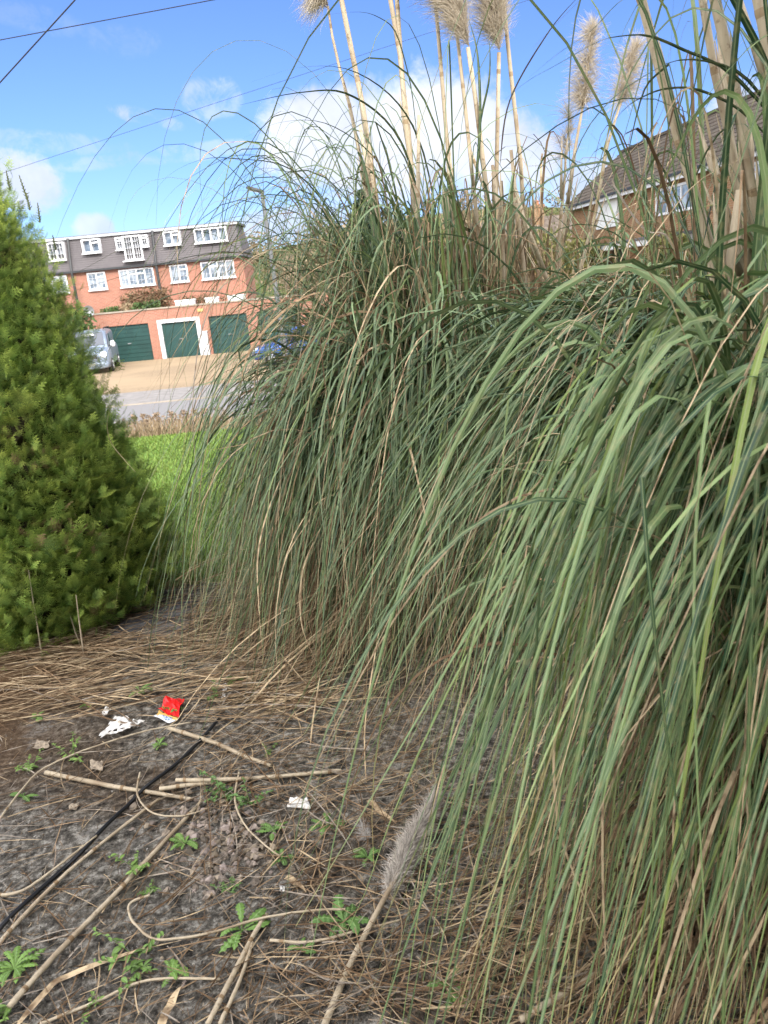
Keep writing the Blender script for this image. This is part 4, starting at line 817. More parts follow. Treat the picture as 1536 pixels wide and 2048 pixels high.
# ---- the middle clump on the right
def clump_mid():
    r=np.random.default_rng(202); cen=(1.38,2.95); o=thing('pampas_grass','broad leafy pampas grass clump between the tall one and the nearest one at the right','pampas grass',(cen[0],cen[1],0))
    T=Matrix.Translation((-cen[0],-cen[1],0)); g=MB(); d=MB(); S=18; fr=aim(r,200,30,.22)
    for n,h,re,zt_,W,ph in [(420,(.95,1.36),(.7,1.5),(-.1,.75),(.008,.0145),fr),(260,(.6,1.05),(.6,1.3),(-.3,.5),(.008,.013),fr),(26,(1.4,1.9),(.5,1.5),(.9,1.7),(.006,.010),aim(r,185,50,.35)),(30,(1.3,1.7),(.1,.5),(1.2,1.6),(.010,.016),aim(r,200,70,.5))]:
        P,w=layer(r,cen,n,.32,h,re,zt_,ph,W,S); fill(g,r,P,w,greens(r,n,S,.3,bright=1.0))
    sweep(g,r,cen,380,(1.02,1.32),(1.0,1.70),(.0,.65),aim(r,199,15,0),(.008,.0145),S,1.05)
    for n,h,re,zt_,W,ph,pal in [(60,(.9,1.5),(.7,1.5),(-.1,1.0),(.004,.010),fr,(.55,.35,.10)),(330,(.3,.9),(.4,1.1),(-.5,.1),(.005,.009),aim(r,205,50,.2),(.25,.40,.35)),(60,(1.0,1.7),(.1,.7),(.8,1.6),(.005,.010),aim(r,200,90,.5),(.45,.4,.15))]:
        P,w=layer(r,cen,n,.34,h,re,zt_,ph,W,S); fill(d,r,P,w,straws(r,n,S,pw=pal),.15)
    add_px(g,r,[([(1370,760),(1300,680),(1180,610),(1060,575),(950,610),(840,700),(760,800)],2.9,2.5,.014,GREEN_D*1.1),([(1380,740),(1310,655),(1200,585),(1080,565),(960,590),(860,660),(740,810),(680,960)],2.9,2.3,.014,GREEN_L),
        ([(1360,770),(1260,690),(1150,640),(1050,620),(930,660)],2.9,2.5,.016,GREEN_D),([(1350,800),(1250,760),(1120,755),(1000,780),(880,850),(760,980)],2.8,2.3,.014,GREEN_D),
        ([(1500,610),(1400,562),(1290,548),(1200,552),(1100,575)],2.6,2.4,.006,STRAW)],d)
    g.build('leaf_blades',M['blade'],o).data.transform(T); d.build('dead_leaves',M['straw'],o).data.transform(T)
# ---- the nearest clump, running out of the frame on the right
def clump_near():
    r=np.random.default_rng(303); cen=(1.10,1.62); o=thing('pampas_grass','nearest pampas grass clump, cut off by the right edge, long blades hanging over the ground','pampas grass',(cen[0],cen[1],0))
    T=Matrix.Translation((-cen[0],-cen[1],0)); g=MB(); d=MB(); S=20; fr=aim(r,200,34,.2)
    for n,h,re,zt_,W,ph in [(220,(.85,1.30),(.45,1.12),(-.15,.65),(.007,.0135),fr),(200,(.4,.9),(.4,.85),(-.3,.35),(.007,.013),fr),(60,(.75,1.25),(.5,1.05),(-.2,.25),(.007,.0135),aim(r,224,16,0)),(42,(1.5,2.05),(.4,1.2),(1.0,1.9),(.005,.010),aim(r,165,40,.3)),(50,(1.4,1.95),(.1,.4),(1.3,1.85),(.009,.014),aim(r,120,80,.5))]:
        P,w=layer(r,cen,n,.30,h,re,zt_,ph,W,S); fill(g,r,P,w,greens(r,n,S,.35)*np.array([1.06,1.05,.78]))
    sweep(g,r,cen,270,(1.05,1.36),(.75,1.25),(-.1,.55),aim(r,204,20,0),(.009,.0165),S,np.array([1.12,1.12,.92]))
    for n,h,re,zt_,W,ph,pal in [(190,(.7,1.4),(.5,1.15),(-.1,.7),(.003,.006),fr,(.7,.25,.05)),(600,(.2,.75),(.3,.85),(-.6,.05),(.004,.009),aim(r,205,50,.2),(.30,.40,.30)),(50,(1.2,1.8),(.1,.6),(.9,1.7),(.004,.010),aim(r,120,90,.5),(.4,.3,.3))]:
        P,w=layer(r,cen,n,.34,h,re,zt_,ph,W,S); fill(d,r,P,w,straws(r,n,S,pw=pal),.15)
    n=380; P,w=layer(r,cen,n,.34,(.06,.25),(.4,1.0),(-.6,-.1),aim(r,205,35,0),(.004,.008),S,wild=.05); fill(d,r,P,w,straws(r,n,S,pw=(.2,.35,.45)),.12)
    add_px(g,r,[([(1600,300),(1536,223),(1454,140),(1370,101),(1300,72),(1244,72),(1195,84),(1115,129),(1052,164),(1000,210)],1.8,1.5,.010,GREEN_D),([(1600,290),(1536,209),(1481,147),(1412,122),(1349,122),(1293,150),(1227,195),(1174,258),(1140,335),(1105,412)],1.8,1.5,.009,GREEN_D),
        ([(1560,300),(1480,220),(1401,181),(1342,176),(1293,190),(1244,223),(1195,297),(1150,352)],1.8,1.6,.008,GREEN_D),([(1440,-140),(1330,-40),(1244,0),(1181,63),(1115,108),(1056,157)],1.7,1.5,.007,GREEN_D),
        ([(1440,-50),(1467,0),(1499,59),(1536,132),(1570,220)],1.7,1.8,.016,GREEN_D),([(1400,520),(1440,330),(1480,200),(1530,60)],1.9,1.9,.018,GREEN_D),
        ([(1400,640),(1340,480),(1290,460),(1240,390),(1230,345),(1310,250),(1340,180)],1.8,1.9,.006,GREY),([(1000,330),(1020,200),(1100,60),(1170,-20)],2.0,1.8,.004,GREY*.7),
        ([(1536,560),(1450,700),(1330,860),(1220,1040),(1120,1260),(1060,1450)],1.5,1.1,.012,GREEN_L),([(1536,480),(1420,640),(1280,780),(1130,980),(1000,1250),(940,1480)],1.5,1.15,.012,GREEN_L*.9),
        ([(1230,600),(1130,660),(1080,740),(1045,790)],2.0,1.9,.005,STRAW),([(1320,680),(1240,860),(1190,960),(1160,1050)],1.8,1.6,.006,STRAW),([(1300,740),(1260,900),(1235,960)],1.8,1.7,.006,STRAW*.9),([(1536,720),(1470,900),(1420,1010),(1380,1200),(1385,1210)],1.4,1.2,.004,STRAW),([(1190,1180),(1120,1420),(1108,1560),(1130,1700),(1200,1860),(1290,2040)],1.25,1.05,.0045,STRAW),([(1075,1500),(1090,1600),(1110,1660),(1160,1750),(1235,1835)],1.3,1.2,.004,STRAW),([(1500,1300),(1490,1500),(1500,1700),(1518,1910)],1.1,1.0,.0035,STRAW),([(1420,1350),(1350,1600),(1360,1800),(1398,1980)],1.15,1.0,.0035,STRAW),([(1280,1260),(1215,1500),(1205,1700),(1212,1920),(1225,2045)],1.15,.98,.004,STRAW*.9),([(980,1300),(905,1480),(850,1680),(820,1900)],1.7,1.5,.005,STRAW*.8),([(760,1250),(730,1450),(735,1600),(737,1640)],2.2,2.0,.005,STRAW),([(640,1350),(620,1500),(628,1640)],2.4,2.2,.005,STRAW),
        ([(1480,560),(1440,700),(1400,900),(1345,1150),(1340,1340)],1.4,1.2,.005,STRAW),([(1536,300),(1400,360),(1300,480),(1200,600),(1110,680),(1040,850)],1.6,1.4,.006,STRAW)],d)
    g.build('leaf_blades',M['blade'],o).data.transform(T); d.build('dead_leaves',M['straw'],o).data.transform(T)
    sk=lambda *a,**k: stalk(o,cen,*a,rr=r,**k)
    sk([(1283,0),(1330,180),(1352,262),(1402,430)],1.95,.0115,.010,ext=.6); sk([(1405,0),(1430,150),(1458,270),(1490,420)],2.0,.0105,.008,ext=.6)
    sk([(1430,0),(1462,140),(1483,250),(1505,400)],1.9,.013,.011,ext=.6); sk([(1518,0),(1530,60),(1548,170),(1570,330)],1.85,.014,.013,ext=.6); sk([(1440,60),(1452,200),(1480,420),(1500,600)],2.1,.013,.008)
    for pts,Y in [([(1420,300),(1450,420),(1490,560)],1.9),([(1500,260),(1500,420),(1510,560)],1.9),([(1380,330),(1400,450),(1440,600)],2.05),([(1480,380),(1460,520),(1450,700)],1.8)]: sk(pts,Y,.012,.009)
clump_back(); clump_mid(); clump_near()

# ---------------------------------------------------------------- fallen things on the yard
def gpts(px,z=.012): return np.array([ground(a,b,z) for a,b in px])
def dense(P,S=20):
    P=np.asarray(P); n=len(P); k=np.linspace(0,n-1,S); i=np.clip(k.astype(int),0,n-2); f=(k-i)[:,None]
    p0=P[np.clip(i-1,0,n-1)];p1=P[i];p2=P[i+1];p3=P[np.clip(i+2,0,n-1)]
    return .5*((2*p1)+(-p0+p2)*f+(2*p0-5*p1+4*p2-p3)*f**2+(-p0+3*p1-3*p2+p3)*f**3)
def local(mb_o,c):
    mb_o.data.transform(Matrix.Translation(-Vector(c))); mb_o.location=c; return mb_o
r9=np.random.default_rng(909)
def dry_stalk(label,px,r0,r1=None,z=.014,group=None,m='stalk',name='dry_stalk'):
    P=dense(gpts(px,z),max(8,6*len(px))); P[:,2]+=r9.normal(size=len(P))*.0005; mb=MB(); mb.tube(P,(.93+.14*r9.random(len(P)))*np.linspace(r0,r1 or r0,len(P)),7)
    for j in range(3,len(P)-2,6 if r0>.005 else 99): dd=(P[j+1]-P[j])/np.linalg.norm(P[j+1]-P[j]); mb.tube([P[j]-dd*.006,P[j],P[j]+dd*.006],[r0*.98,r0*1.16,r0*.98],7,(.55,.45,.35,1),cap=False)
    o=mb.build(name,M[m],None,smooth=True); local(o,P[0]*np.array([1,1,0])); return tag(o,label,'dry stalk',group)
def dry_leaf(label,px,w,z=.012):
    P=dense(gpts(px,z),22)[None]; S=P.shape[1]; P[0,:,2]+=.006*np.abs(np.sin(np.linspace(0,6,S))); s=np.linspace(0,1,S)[None]; W=w*np.clip(.45+s*4,0,1)*np.clip((1-s)*2.5,.1,1); mb=MB()
    T=np.gradient(P,axis=1); sd_=np.cross(T,np.array([0,0,1.])); sd_/=np.linalg.norm(sd_,axis=2)[...,None]; mb.ribbons(P,sd_,W,np.repeat(STRAW[None,None]*1.15,S,1),.3); o=mb.build('dry_leaf',M['straw']); local(o,P[0,0]*np.array([1,1,0])); return tag(o,label,'dry leaf')
dry_stalk('thick brown stem lying across the yard below the white paper, left end darker',[(91,1545),(230,1573),(292,1583),(383,1598)],.0085,.006)
dry_stalk('long pale stem lying level to the right, from the cable towards the hanging blades',[(319,1578),(437,1563),(560,1552),(683,1541)],.0075,.006,.018)
dry_stalk('short split stem lying on the long level pale stem',[(352,1560),(420,1560),(500,1557)],.007,.007,.03)
dry_stalk('longest straight cane lying diagonally from the bottom left corner to the gravel',[(18,2014),(120,1900),(252,1765),(404,1601)],.0075,.006,.02)
dry_stalk('straight cane lying beside the black cable, on its right',[(-20,1905),(94,1783),(193,1695),(319,1597)],.006,.005,.02)
dry_stalk('brown stem running from the red card down right under the dry grass',[(337,1456),(428,1485),(490,1512),(542,1531)],.008,.006,.02)
dry_stalk('brown stem beyond the red card near the foot of the tall clump',[(483,1345),(520,1372),(560,1402)],.007,.005,.02)
dry_stalk('dark forked stem standing the weed plant in the bottom centre',[(416,2048),(498,1888),(532,1828)],.006,.006,.02)
dry_stalk('second dark stem beside the forked one at the bottom centre',[(440,2048),(480,1960),(505,1885)],.005,.004,.02)
dry_stalk('thin pale curved straw lying from the left edge past the weeds to the white paper',[(-10,1650),(50,1572),(90,1535),(178,1497),(287,1463),(383,1444)],.0038,.0025,.03)
dry_stalk('orange brown straw bending in from the left edge above the cable',[(-20,1790),(41,1783),(111,1736),(193,1671)],.005,.003,.03)
dry_stalk('long thin straw curling below the gravel and running right',[(300,1790),(262,1805),(258,1825),(272,1850),(316,1879),(422,1865),(516,1838),(621,1821),(691,1818)],.0035,.003,.03)
dry_stalk('thin straw looping from the brown stem down over the gravel',[(280,1545),(275,1590),(305,1625),(360,1632),(420,1615)],.0035,.002,.03)
dry_stalk('thin straw curving down past the right of the gravel',[(478,1545),(470,1600),(490,1650),(530,1690),(560,1712)],.0035,.002,.03)
dry_stalk('thin pale straw lying level in the bottom right of the open ground',[(540,1880),(620,1884),(720,1860),(800,1840)],.004,.003,.02)
dry_stalk('bent straw in the bottom left, under the pale flat leaf',[(80,2048),(200,2000),(300,1960),(440,1958)],.004,.003,.016)
dry_stalk('pale cane crossing the bottom of the near clump foot',[(1040,2040),(1130,1985),(1230,1930),(1340,1890)],.007,.006,.04)
dry_leaf('wide pale flat leaf folded across the bottom left ground',[(35,2050),(90,1990),(129,1955),(246,1914),(363,1882)],.017)
dry_leaf('short wide pale leaf pointing up at the bottom edge',[(320,2060),(340,2012),(363,1974)],.020)
dry_leaf('curled tan leaf lying right of the dark concrete patch',[(570,1755),(590,1765),(612,1785)],.018)
dry_leaf('curled tan leaf lying under the dangling blades above the fallen plume',[(735,1600),(762,1625),(792,1648)],.018)
# erect dead stems in front of the conifer
for k,(a,lb) in enumerate([([(57,1140),(66,1200),(76,1260),(84,1312)],'thin upright dead stem leftmost before the conifer'),([(152,1190),(158,1240),(168,1312)],'tallest right hand dead stem standing before the conifer foot'),([(138,1222),(150,1262),(160,1290)],'short dead stem left of the right hand one at the conifer foot')]):
    base=ground(*a[-1]); P=np.array([at(x,y,base[1]) for x,y in a][::-1]); P[0,2]=0; P=dense(P,10); mb=MB(); mb.tube(P,np.linspace(.0045,.0018,len(P)),5); o=mb.build('dead_stem',M['stalk'],None,smooth=True); local(o,P[0]); tag(o,lb,'dead stem')
# fallen plume
pl=thing('fallen_plume','fallen grey beige pampas plume on its cane, lying under the hanging blades','fallen plume',tuple(ground(703,1923,0)))
c0=ground(703,1923,0); st=dense(np.array([ground(645,2060,.012),ground(703,1923,.02),ground(767,1800,.035),ground(800,1740,.05)]),16)-c0
mb=MB(); mb.tube(st,np.linspace(.0085,.006,len(st)),8); mb.build('cane',M['stalk'],pl,smooth=True)
ax=np.array([ground(772,1795,.035),ground(800,1735,.05),ground(835,1665,.055),ground(868,1600,.05)])-c0
plm=plume_mesh(np.random.default_rng(5),ax,.024,6500,(0.05,.25,-.15),(.56,.51,.45),.036,.0016); plo=plm.build('plume',M['plume'],pl)
vz=np.zeros(len(plo.data.vertices)*3); plo.data.vertices.foreach_get('co',vz); vz=vz.reshape(-1,3); vz[:,2]=np.where(vz[:,2]<.008,.008+.01*r9.random(len(vz)),vz[:,2]); plo.data.vertices.foreach_set('co',vz.ravel().copy())
# black cable on the ground
P=dense(gpts([(440,1437),(419,1462),(355,1522),(310,1563),(273,1590),(237,1627),(169,1700),(117,1742),(35,1824),(-30,1890),(-120,1980)],.02),60); P[:,2]+=.006*np.sin(np.linspace(0,25,60)); mb=MB(); mb.tube(P,.0062,8); o=mb.build('garden_cable',M['cable'],None,smooth=True); local(o,P[20]*np.array([1,1,0])); tag(o,'black cable lying on the ground from the litter to the left edge','cable')
# litter: crumpled sheets with thickness
def crumple(name,px,m,zs,parent=None,c0=None,th=.0012,n=9,amp=.006,seed=0,holes=0):
    """thin sheet over a quadrilateral of ground pixels (order: left far, right far, right near, left near), creased"""
    r=np.random.default_rng(seed); q=[ground(a,b,0) for a,b in px]; u=np.linspace(0,1,n); U,Vv=np.meshgrid(u,u)
    P=((1-U)*(1-Vv))[...,None]*q[0]+(U*(1-Vv))[...,None]*q[1]+(U*Vv)[...,None]*q[2]+((1-U)*Vv)[...,None]*q[3]
    P[...,2]=zs+amp*(np.abs(np.sin(U*7+seed)+np.sin(Vv*6+U*3+seed))+r.random(U.shape)); P[...,:2]+=r.normal(size=P[...,:2].shape)*.0016
    P=P-c0; i=np.arange(n*n).reshape(n,n); f=[(i[a,b],i[a,b+1],i[a+1,b+1],i[a+1,b]) for a in range(n-1) for b in range(n-1) if not (holes and r.random()<holes)]
    mb=MB(); mb.add(P.reshape(-1,3),f); o=mb.build(name,m,parent,smooth=False)
    s=o.modifiers.new('thick','SOLIDIFY'); s.thickness=th; return o
def litter(name,label,cat,c): return thing(name,label,cat,tuple(c))
c0=ground(340,1440,0); o=litter('food_packet','crumpled red card packet with gold band and white blue printed end','packet',c0)
crumple('red_panel',[(333,1410),(371,1408),(360,1447),(320,1434)],M['red_card'],.016,o,c0,amp=.009,seed=1)
crumple('gold_band',[(319,1431),(358,1443),(355,1450),(316,1439)],M['gold_card'],.0175,o,c0,amp=.002,seed=2,n=5)
crumple('white_end',[(316,1437),(356,1449),(341,1456),(311,1441)],M['white_card'],.017,o,c0,amp=.002,seed=3,n=6)
crumple('blue_print',[(327,1441),(347,1446),(343,1451),(330,1450)],M['blue_print'],.0215,o,c0,amp=.001,seed=4,n=4)
mb=MB()
for a in [(341,1414),(347,1416),(353,1418),(359,1417)]:
    p=ground(a[0],a[1],.029)-c0; q=ground(a[0]-3,a[1]+5,.029)-c0; mb.tube([p,q],.0013,4)
mb.build('gold_lettering',M['gold_card'],o)
c0=ground(240,1465,0); o=litter('torn_paper','large torn dirty white paper with dark holes beside the red packet','paper',c0); crumple('sheet',[(232,1440),(292,1449),(258,1466),(196,1486)],M['paper'],.012,o,c0,amp=.005,n=11,seed=6,holes=.16)
for nm,lb,px,sd_ in [('paper_scrap','small white paper scrap behind the large torn paper',[(214,1420),(224,1424),(216,1436),(203,1437)],7),('paper_strip','white twisted paper strip standing among weeds right of the red packet',[(449,1370),(456,1372),(452,1402),(443,1404)],8),
        ('paper_scrap','grey white crumpled scrap right of the gravel under dangling straws',[(582,1605),(616,1606),(622,1626),(576,1625)],9),('paper_scrap','tiny white speck of paper on the dark concrete',[(561,1783),(570,1782),(571,1790),(562,1791)],10),
        ('paper_scrap','stained beige scrap at the left, above the thick brown stem',[(75,1490),(103,1488),(98,1502),(68,1506)],11),('paper_scrap','pale crumb of paper below the thick brown stem, left',[(140,1620),(160,1612),(158,1624),(140,1630)],12),('paper_scrap','pale frayed scrap between the brown stem and the white paper',[(182,1530),(206,1530),(208,1548),(184,1548)],13)]:
    c0=ground(*np.mean(px,0),0); o=litter(nm,lb,'paper scrap',c0); crumple('sheet',px,M['paper'] if sd_<11 else M['stained'],.010,o,c0,amp=.005,n=6,seed=sd_)
# stone slab
def rock(name,label,cat,cen,rad,seed,m,flat=.4):
    r=np.random.default_rng(seed); n=14; k=22; V=[]
    for i in range(n):
        th=math.pi*i/(n-1)
        for j in range(k):
            a=2*math.pi*j/k; q=np.array([math.sin(th)*math.cos(a),math.sin(th)*math.sin(a),math.cos(th)]); q=np.sign(q)*np.abs(q)**.7
            V.append(q*np.array(rad)*(1+.10*math.sin(a*3+seed)+.05*math.sin(a*7+th*4)))
    F=[(i*k+j,i*k+(j+1)%k,(i+1)*k+(j+1)%k,(i+1)*k+j) for i in range(n-1) for j in range(k)]; mb=MB(); mb.add(V,F); o=mb.build(name,m,None,smooth=True); o.location=cen; return tag(o,label,cat)
o=rock('stone_slab','flat dark grey stone slab by the conifer foot, half under straw','stone',tuple(ground(318,1250,-.008)),(.20,.25,.03),3,M['stone']); o.rotation_euler=(0,0,R_(-20))
# gravel
def gravel():
    r=np.random.default_rng(55); mb=MB(); n=420; t_=(1+5**.5)/2
    ico=np.array([(-1,t_,0),(1,t_,0),(-1,-t_,0),(1,-t_,0),(0,-1,t_),(0,1,t_),(0,-1,-t_),(0,1,-t_),(t_,0,-1),(t_,0,1),(-t_,0,-1),(-t_,0,1)])/1.9
    IF=[(0,11,5),(0,5,1),(0,1,7),(0,7,10),(0,10,11),(1,5,9),(5,11,4),(11,10,2),(10,7,6),(7,1,8),(3,9,4),(3,4,2),(3,2,6),(3,6,8),(3,8,9),(4,9,5),(2,4,11),(6,2,10),(8,6,7),(9,8,1)]
    for k in range(n):
        if k<300: p=ground(430+62*r.normal(),1690+52*r.normal(),0)
        else: p=ground(r.uniform(0,700),r.uniform(1500,2040),0)
        s=(.006+.009*r.random()**1.5)*(1 if k<300 else .5); V=ico*(1+.28*r.normal(size=(12,1)))*s*np.array([1,1,.8]); a=r.random()*6.28; ca,sa=math.cos(a),math.sin(a); V=V@np.array([[ca,-sa,0],[sa,ca,0],[0,0,1]]); V=V+p+np.array([0,0,s*.5])
        c=np.array([.30,.245,.19])*(.5+.8*r.random())*np.array([1,1,.9+.25*r.random()]); mb.add(V,IF,(*c,1))
    tag(mb.build('gravel',M['pebble']),kind='stuff')
gravel()
# loose straw on the ground
def straw_litter():
    r=np.random.default_rng(66); mb=MB()
    def put(n,pxr,pyr,L,w,ang,sd_,pal,pw,zmax=.03,curl=.5):
        px=r.uniform(*pxr,n); py=pyr[0]+(pyr[1]-pyr[0])*r.random(n); c=np.array([ground(a,b,0) for a,b in zip(px,py)])
        a=np.radians(ang+sd_*r.normal(size=n)); l=L[0]+(L[1]-L[0])*r.random(n)**1.5; S=6; s=np.linspace(-.5,.5,S)
        keepout=[(345,1432,45),(245,1462,55),(597,1616,25),(214,1428,18)]; ok=np.ones(n,bool)
        for (qx,qy,qr) in keepout: ok&=np.hypot(px-qx,(py-qy)*1.3)>qr
        if L[1]>.3: c[~ok]+=np.array([0,-30.,0])
        k=r.normal(size=(n,1))*curl; an=a[:,None]+k*s[None]; dx=np.cos(an);dy=np.sin(an); st=(l/(S-1))[:,None]
        X=c[:,0:1]+np.cumsum(dx*st,1)-l[:,None]*.5*np.cos(a)[:,None]; Y=c[:,1:2]+np.cumsum(dy*st,1)-l[:,None]*.5*np.sin(a)[:,None]
        Z=.006+zmax*r.random((n,1))+.012*r.normal(size=(n,1))*s[None]; Z=np.maximum(Z,.005); P=np.stack([X,Y,Z],-1)
        cc=np.array(pal)[r.choice(len(pal),n,p=pw)]*(.6+.6*r.random((n,1))); W=(w[0]+(w[1]-w[0])*r.random((n,1)))*np.array([.7,1,1,1,.9,.4])[None]
        T=np.gradient(P,axis=1); sd2=np.cross(T,np.array([0,0,1.])+r.normal(size=(n,1,3))*.35); sd2/=np.linalg.norm(sd2,axis=2)[...,None]+1e-9
        mb.ribbons(P,sd2,W,np.repeat(cc[:,None],S,1),.45)
    pal=(STRAW,TAN,BROWN,GREY)
    put(800,(0,640),(1290,1450),(.12,.5),(.002,.0055),8,24,pal,(.5,.35,.1,.05),.05,.3)
    put(350,(150,420),(1215,1310),(.10,.4),(.003,.006),5,35,pal,(.4,.4,.15,.05),.03)
    put(260,(0,250),(1270,1420),(.05,.2),(.002,.004),0,60,pal,(.2,.4,.35,.05),.02)
    put(420,(380,900),(1380,1640),(.08,.4),(.0015,.0038),15,50,pal,(.25,.3,.25,.20),.04)
    put(420,(560,1000),(1600,2060),(.06,.35),(.0015,.0038),0,45,pal,(.22,.3,.26,.22),.04)
    put(380,(0,620),(1480,2060),(.04,.26),(.0015,.004),35,60,pal,(.25,.25,.3,.2),.02,.35)
    put(900,(0,760),(1450,2060),(.015,.07),(.001,.0022),35,80,pal,(.15,.25,.4,.2),.012,.5)
    put(520,(900,1536),(1650,2060),(.10,.4),(.002,.005),20,40,pal,(.35,.35,.25,.05),.06)
    put(420,(-700,0),(1290,1460),(.12,.5),(.002,.0055),8,24,pal,(.5,.35,.1,.05),.05,.3); put(300,(-800,0),(1480,2060),(.04,.3),(.0015,.004),35,60,pal,(.25,.25,.3,.2),.02,.35)
    tag(mb.build('straw_litter',M['straw']),kind='stuff')
straw_litter()
def ground_debris():
    """crumbs of leaf litter and grit trodden into the old concrete"""
    r=np.random.default_rng(67); n=8200; px=r.uniform(-700,900,n); py=r.uniform(1400,2080,n); c=np.array([ground(a,b,0) for a,b in zip(px,py)]); sz=.0018+.0055*r.random(n)**3
    a=r.random(n)*6.28; k=np.arange(4)*np.pi/2; an=a[:,None]+k[None]; rad=sz[:,None]*(.5+.8*r.random((n,4)))*np.array([1,.5,1,.5])
    V=np.stack([c[:,0:1]+np.cos(an)*rad,c[:,1:2]+np.sin(an)*rad,.007+.004*r.random((n,1))+sz[:,None]*.5*r.normal(size=(n,4))],-1); V[:,:,2]=np.maximum(V[:,:,2],.004)
    pal=np.array([(.06,.045,.03),(.14,.10,.065),(.25,.20,.14),(.30,.28,.25),(.05,.048,.045)]); col=pal[r.choice(5,n,p=[.3,.25,.15,.12,.18])]*(.6+.7*r.random((n,1)))
    mb=MB(); mb.addarr(V,np.arange(n*4).reshape(n,4),np.repeat(col[:,None],4,1)); tag(mb.build('leaf_crumbs',M['pebble']),kind='stuff')
ground_debris()
# weeds
def weed(label,px,py,size,n,seed,hue=0.0,lobed=True,upright=.45):
    n=int(n*1.5)
    r=np.random.default_rng(seed); c=ground(px,py,0); o=thing('weed',label,'weed',tuple(c)); mb=MB()
    for k in range(n):
        a=2*math.pi*k/n*1.0+r.normal()*.35+k*2.4; L=size*(.35+.75*r.random()); S=15; s=np.linspace(0,1,S); el=upright*(.6+.9*r.random())
        rad=L*s*math.cos(el); z=.008+L*(s*math.sin(el)*1.5-s*s*math.sin(el)*1.25)+.004*r.random()
        z=np.maximum(z,.006); bend=r.normal()*.3; an=a+bend*s; P=np.stack([np.cos(an)*rad,np.sin(an)*rad,z],-1)[None]
        w=np.sin(np.pi*np.clip(s*.9+.05,0,1)**1.5)*L*(.22+.12*r.random())+.002
        if lobed: w=w*(1-(.25+.3*r.random())*(np.arange(S)%2)*(.6+.8*r.random(S)))
        w[-1]=.001; w[:3]=np.minimum(w[:3],L*.05+.001); T=np.gradient(P,axis=1); sd_=np.cross(T,np.array([0,0,1.])); sd_/=np.linalg.norm(sd_,axis=2)[...,None]
        col=(np.array([.10,.20,.055])*(1-hue)+np.array([.20,.33,.06])*hue)*(.65+.6*r.random())
        mb.ribbons(P,sd_,w[None],np.repeat(col[None,None],S,1),-.25)
    mb.build('leaf_rosette',M['leaf'],o,smooth=False); return o
def bushy_weed(label,px,py,size,n,seed,hue=0.0):
    """small upright stems set with little oval leaves"""
    r=np.random.default_rng(seed); c=ground(px,py,0); o=thing('weed',label,'weed',tuple(c)); mb=MB(); st=MB()
    for k in range(max(4,n//2)):
        a=r.random()*6.28; L=size*(.5+.8*r.random()); ln=.5+.8*r.random(); s=np.linspace(0,1,6); P=np.stack([np.cos(a)*L*s*ln,np.sin(a)*L*s*ln,.004+L*.75*np.sin(s*1.5)*(1.1-.5*ln)],-1); P[:,:2]+=r.normal(size=2)*size*.12
        st.tube(P,np.linspace(.0016,.0007,6),4,(.16,.22,.08,1),cap=False)
        for q in range(11):
            f=.15+.085*q; i=min(int(f*5),4); p=P[i]+(P[i+1]-P[i])*(f*5-i); b=r.random()*6.28; l=size*(.16+.16*r.random())*(1.2-.6*f); t_=np.linspace(0,1,6); Q=p+np.stack([np.cos(b)*l*t_,np.sin(b)*l*t_,l*(.5*t_-.6*t_*t_)],-1); w=np.sin(np.pi*np.clip(t_*.93+.05,0,1))*l*.42+.0006
            Q[:,2]=np.maximum(Q[:,2],.005); sd_=np.tile(np.array([-np.sin(b),np.cos(b),r.normal()*.3]),(6,1)); col=(np.array([.09,.18,.055])*(1-hue)+np.array([.22,.34,.07])*hue)*(.6+.7*r.random())
            mb.ribbons(Q[None],sd_[None],w[None],np.repeat(col[None,None],6,1),-.25)
    lo=mb.build('leaves',M['leaf'],o); st.build('stem',M['spray'],o); return o
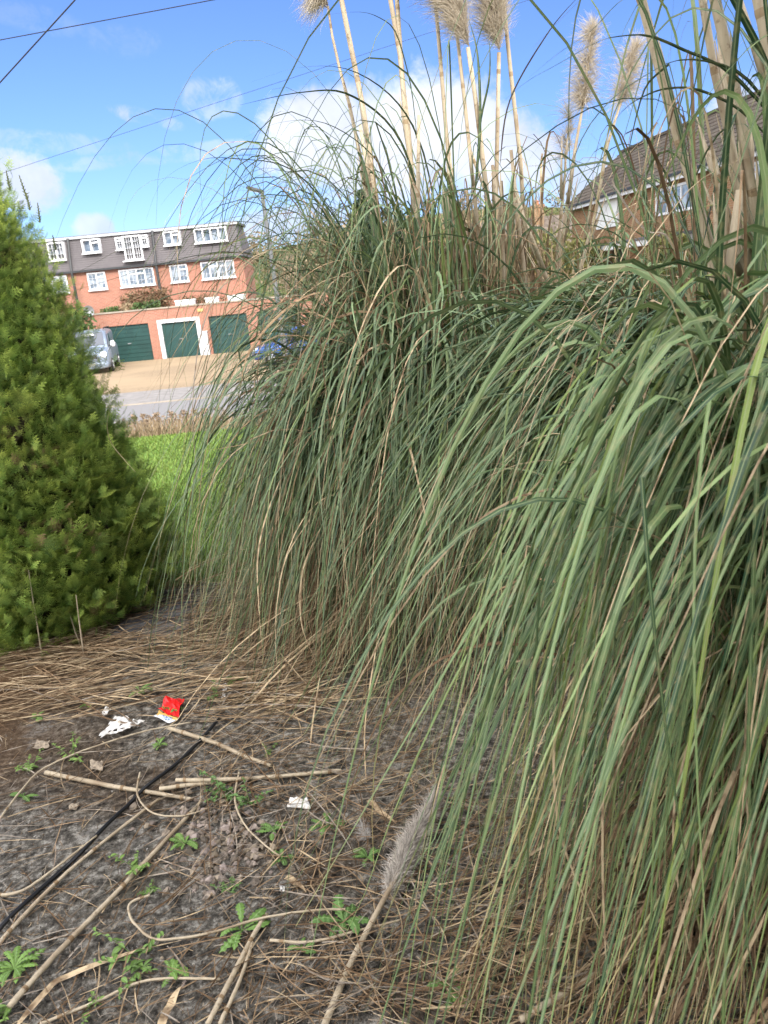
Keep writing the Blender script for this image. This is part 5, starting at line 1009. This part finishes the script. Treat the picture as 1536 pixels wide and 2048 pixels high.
for i,(px,py,sz,n,h,lb,lob) in enumerate([(485,1868,.095,9,.3,'large toothed green weed rosette in the bottom centre',True),(690,1852,.095,9,0,'dark green weed rosette left of the fallen plume cane',True),(278,1928,.085,12,.4,'bright weed rosette beside the wide pale leaf',True),(345,1952,.055,8,.5,'small bright weed just right of the pale leaf weed',True),
    (30,1945,.085,14,.5,'bushy light green weed at the left edge near the bottom',True),(12,2030,.07,12,.6,'light green weed cut by the bottom left corner',True),(62,1545,.07,8,.6,'pale tall leaved weed at the left below the thick straw',False),(48,1600,.065,7,.3,'small weed rosette on bare dark ground at the left edge',True),
    (148,1522,.075,9,.7,'yellow green weed where the thin straw crosses, left of the paper',False),(280,1388,.07,9,.3,'green weed sprouting through the straw behind the red packet',True),(352,1425,.06,7,.5,'green weed leaning on the right side of the red packet',False),(425,1398,.06,9,.3,'weed between the red packet and the paper strip',True),(466,1366,.055,8,.3,'weed beside the upright white paper strip',True),
    (455,1588,.08,14,0,'dark green leafy weed patch under the level stem',False),(500,1610,.07,12,0,'dark weed patch right of the one under the level stem',False),(548,1668,.06,9,.2,'green weed right of the gravel patch',True),(655,1660,.08,9,.1,'slender weed under the dangling straws',True),(275,1745,.075,10,.6,'bright green weed on the long cane left of the gravel',True),
    (372,1692,.06,9,.4,'weed at the upper left rim of the gravel',True),(735,1722,.07,9,.1,'weed half hidden behind the fallen plume',True),(468,1785,.04,8,0,'tiny dark weed below the gravel',True),(320,1495,.045,8,.4,'small weed below the white end of the packet',True),(75,1442,.05,7,.4,'small weed in the straw at the far left',True),
    (180,2025,.04,7,.7,'tiny yellowish weed at the bottom left',False),(175,1418,.035,6,.6,'tiny light weed left of the small paper scrap',True),(605,1908,.045,7,.2,'small weed beside the dark stems at the bottom',True),(300,1790,.04,7,.4,'small weed in the curl of the thin straw',True),(565,1725,.05,8,.1,'dark weed by the curled tan leaf',True),(910,1990,.07,9,.2,'weed under the near hanging blades at the bottom',True),(540,1505,.04,7,.3,'small weed at the end of the brown stem',True),(290,1262,.05,7,.3,'weed in front of the stone slab',True)]):
    (weed if (lob and i%3!=2) else bushy_weed)(lb,px,py,sz*(.95 if (lob and i%3!=2) else 1.1),n,500+i,min(1,h+.15))
# fallen feathery wisp
c0=ground(730,1668,0); pw=thing('feather_wisp','small pale feathery wisp near the slender weed','plume wisp',tuple(c0)); plume_mesh(np.random.default_rng(8),np.array([ground(748,1680,.012),ground(722,1658,.02)])-c0,.012,250,(0,0,.1),(.55,.52,.48),.03,.001).build('hairs',M['plume'],pw)
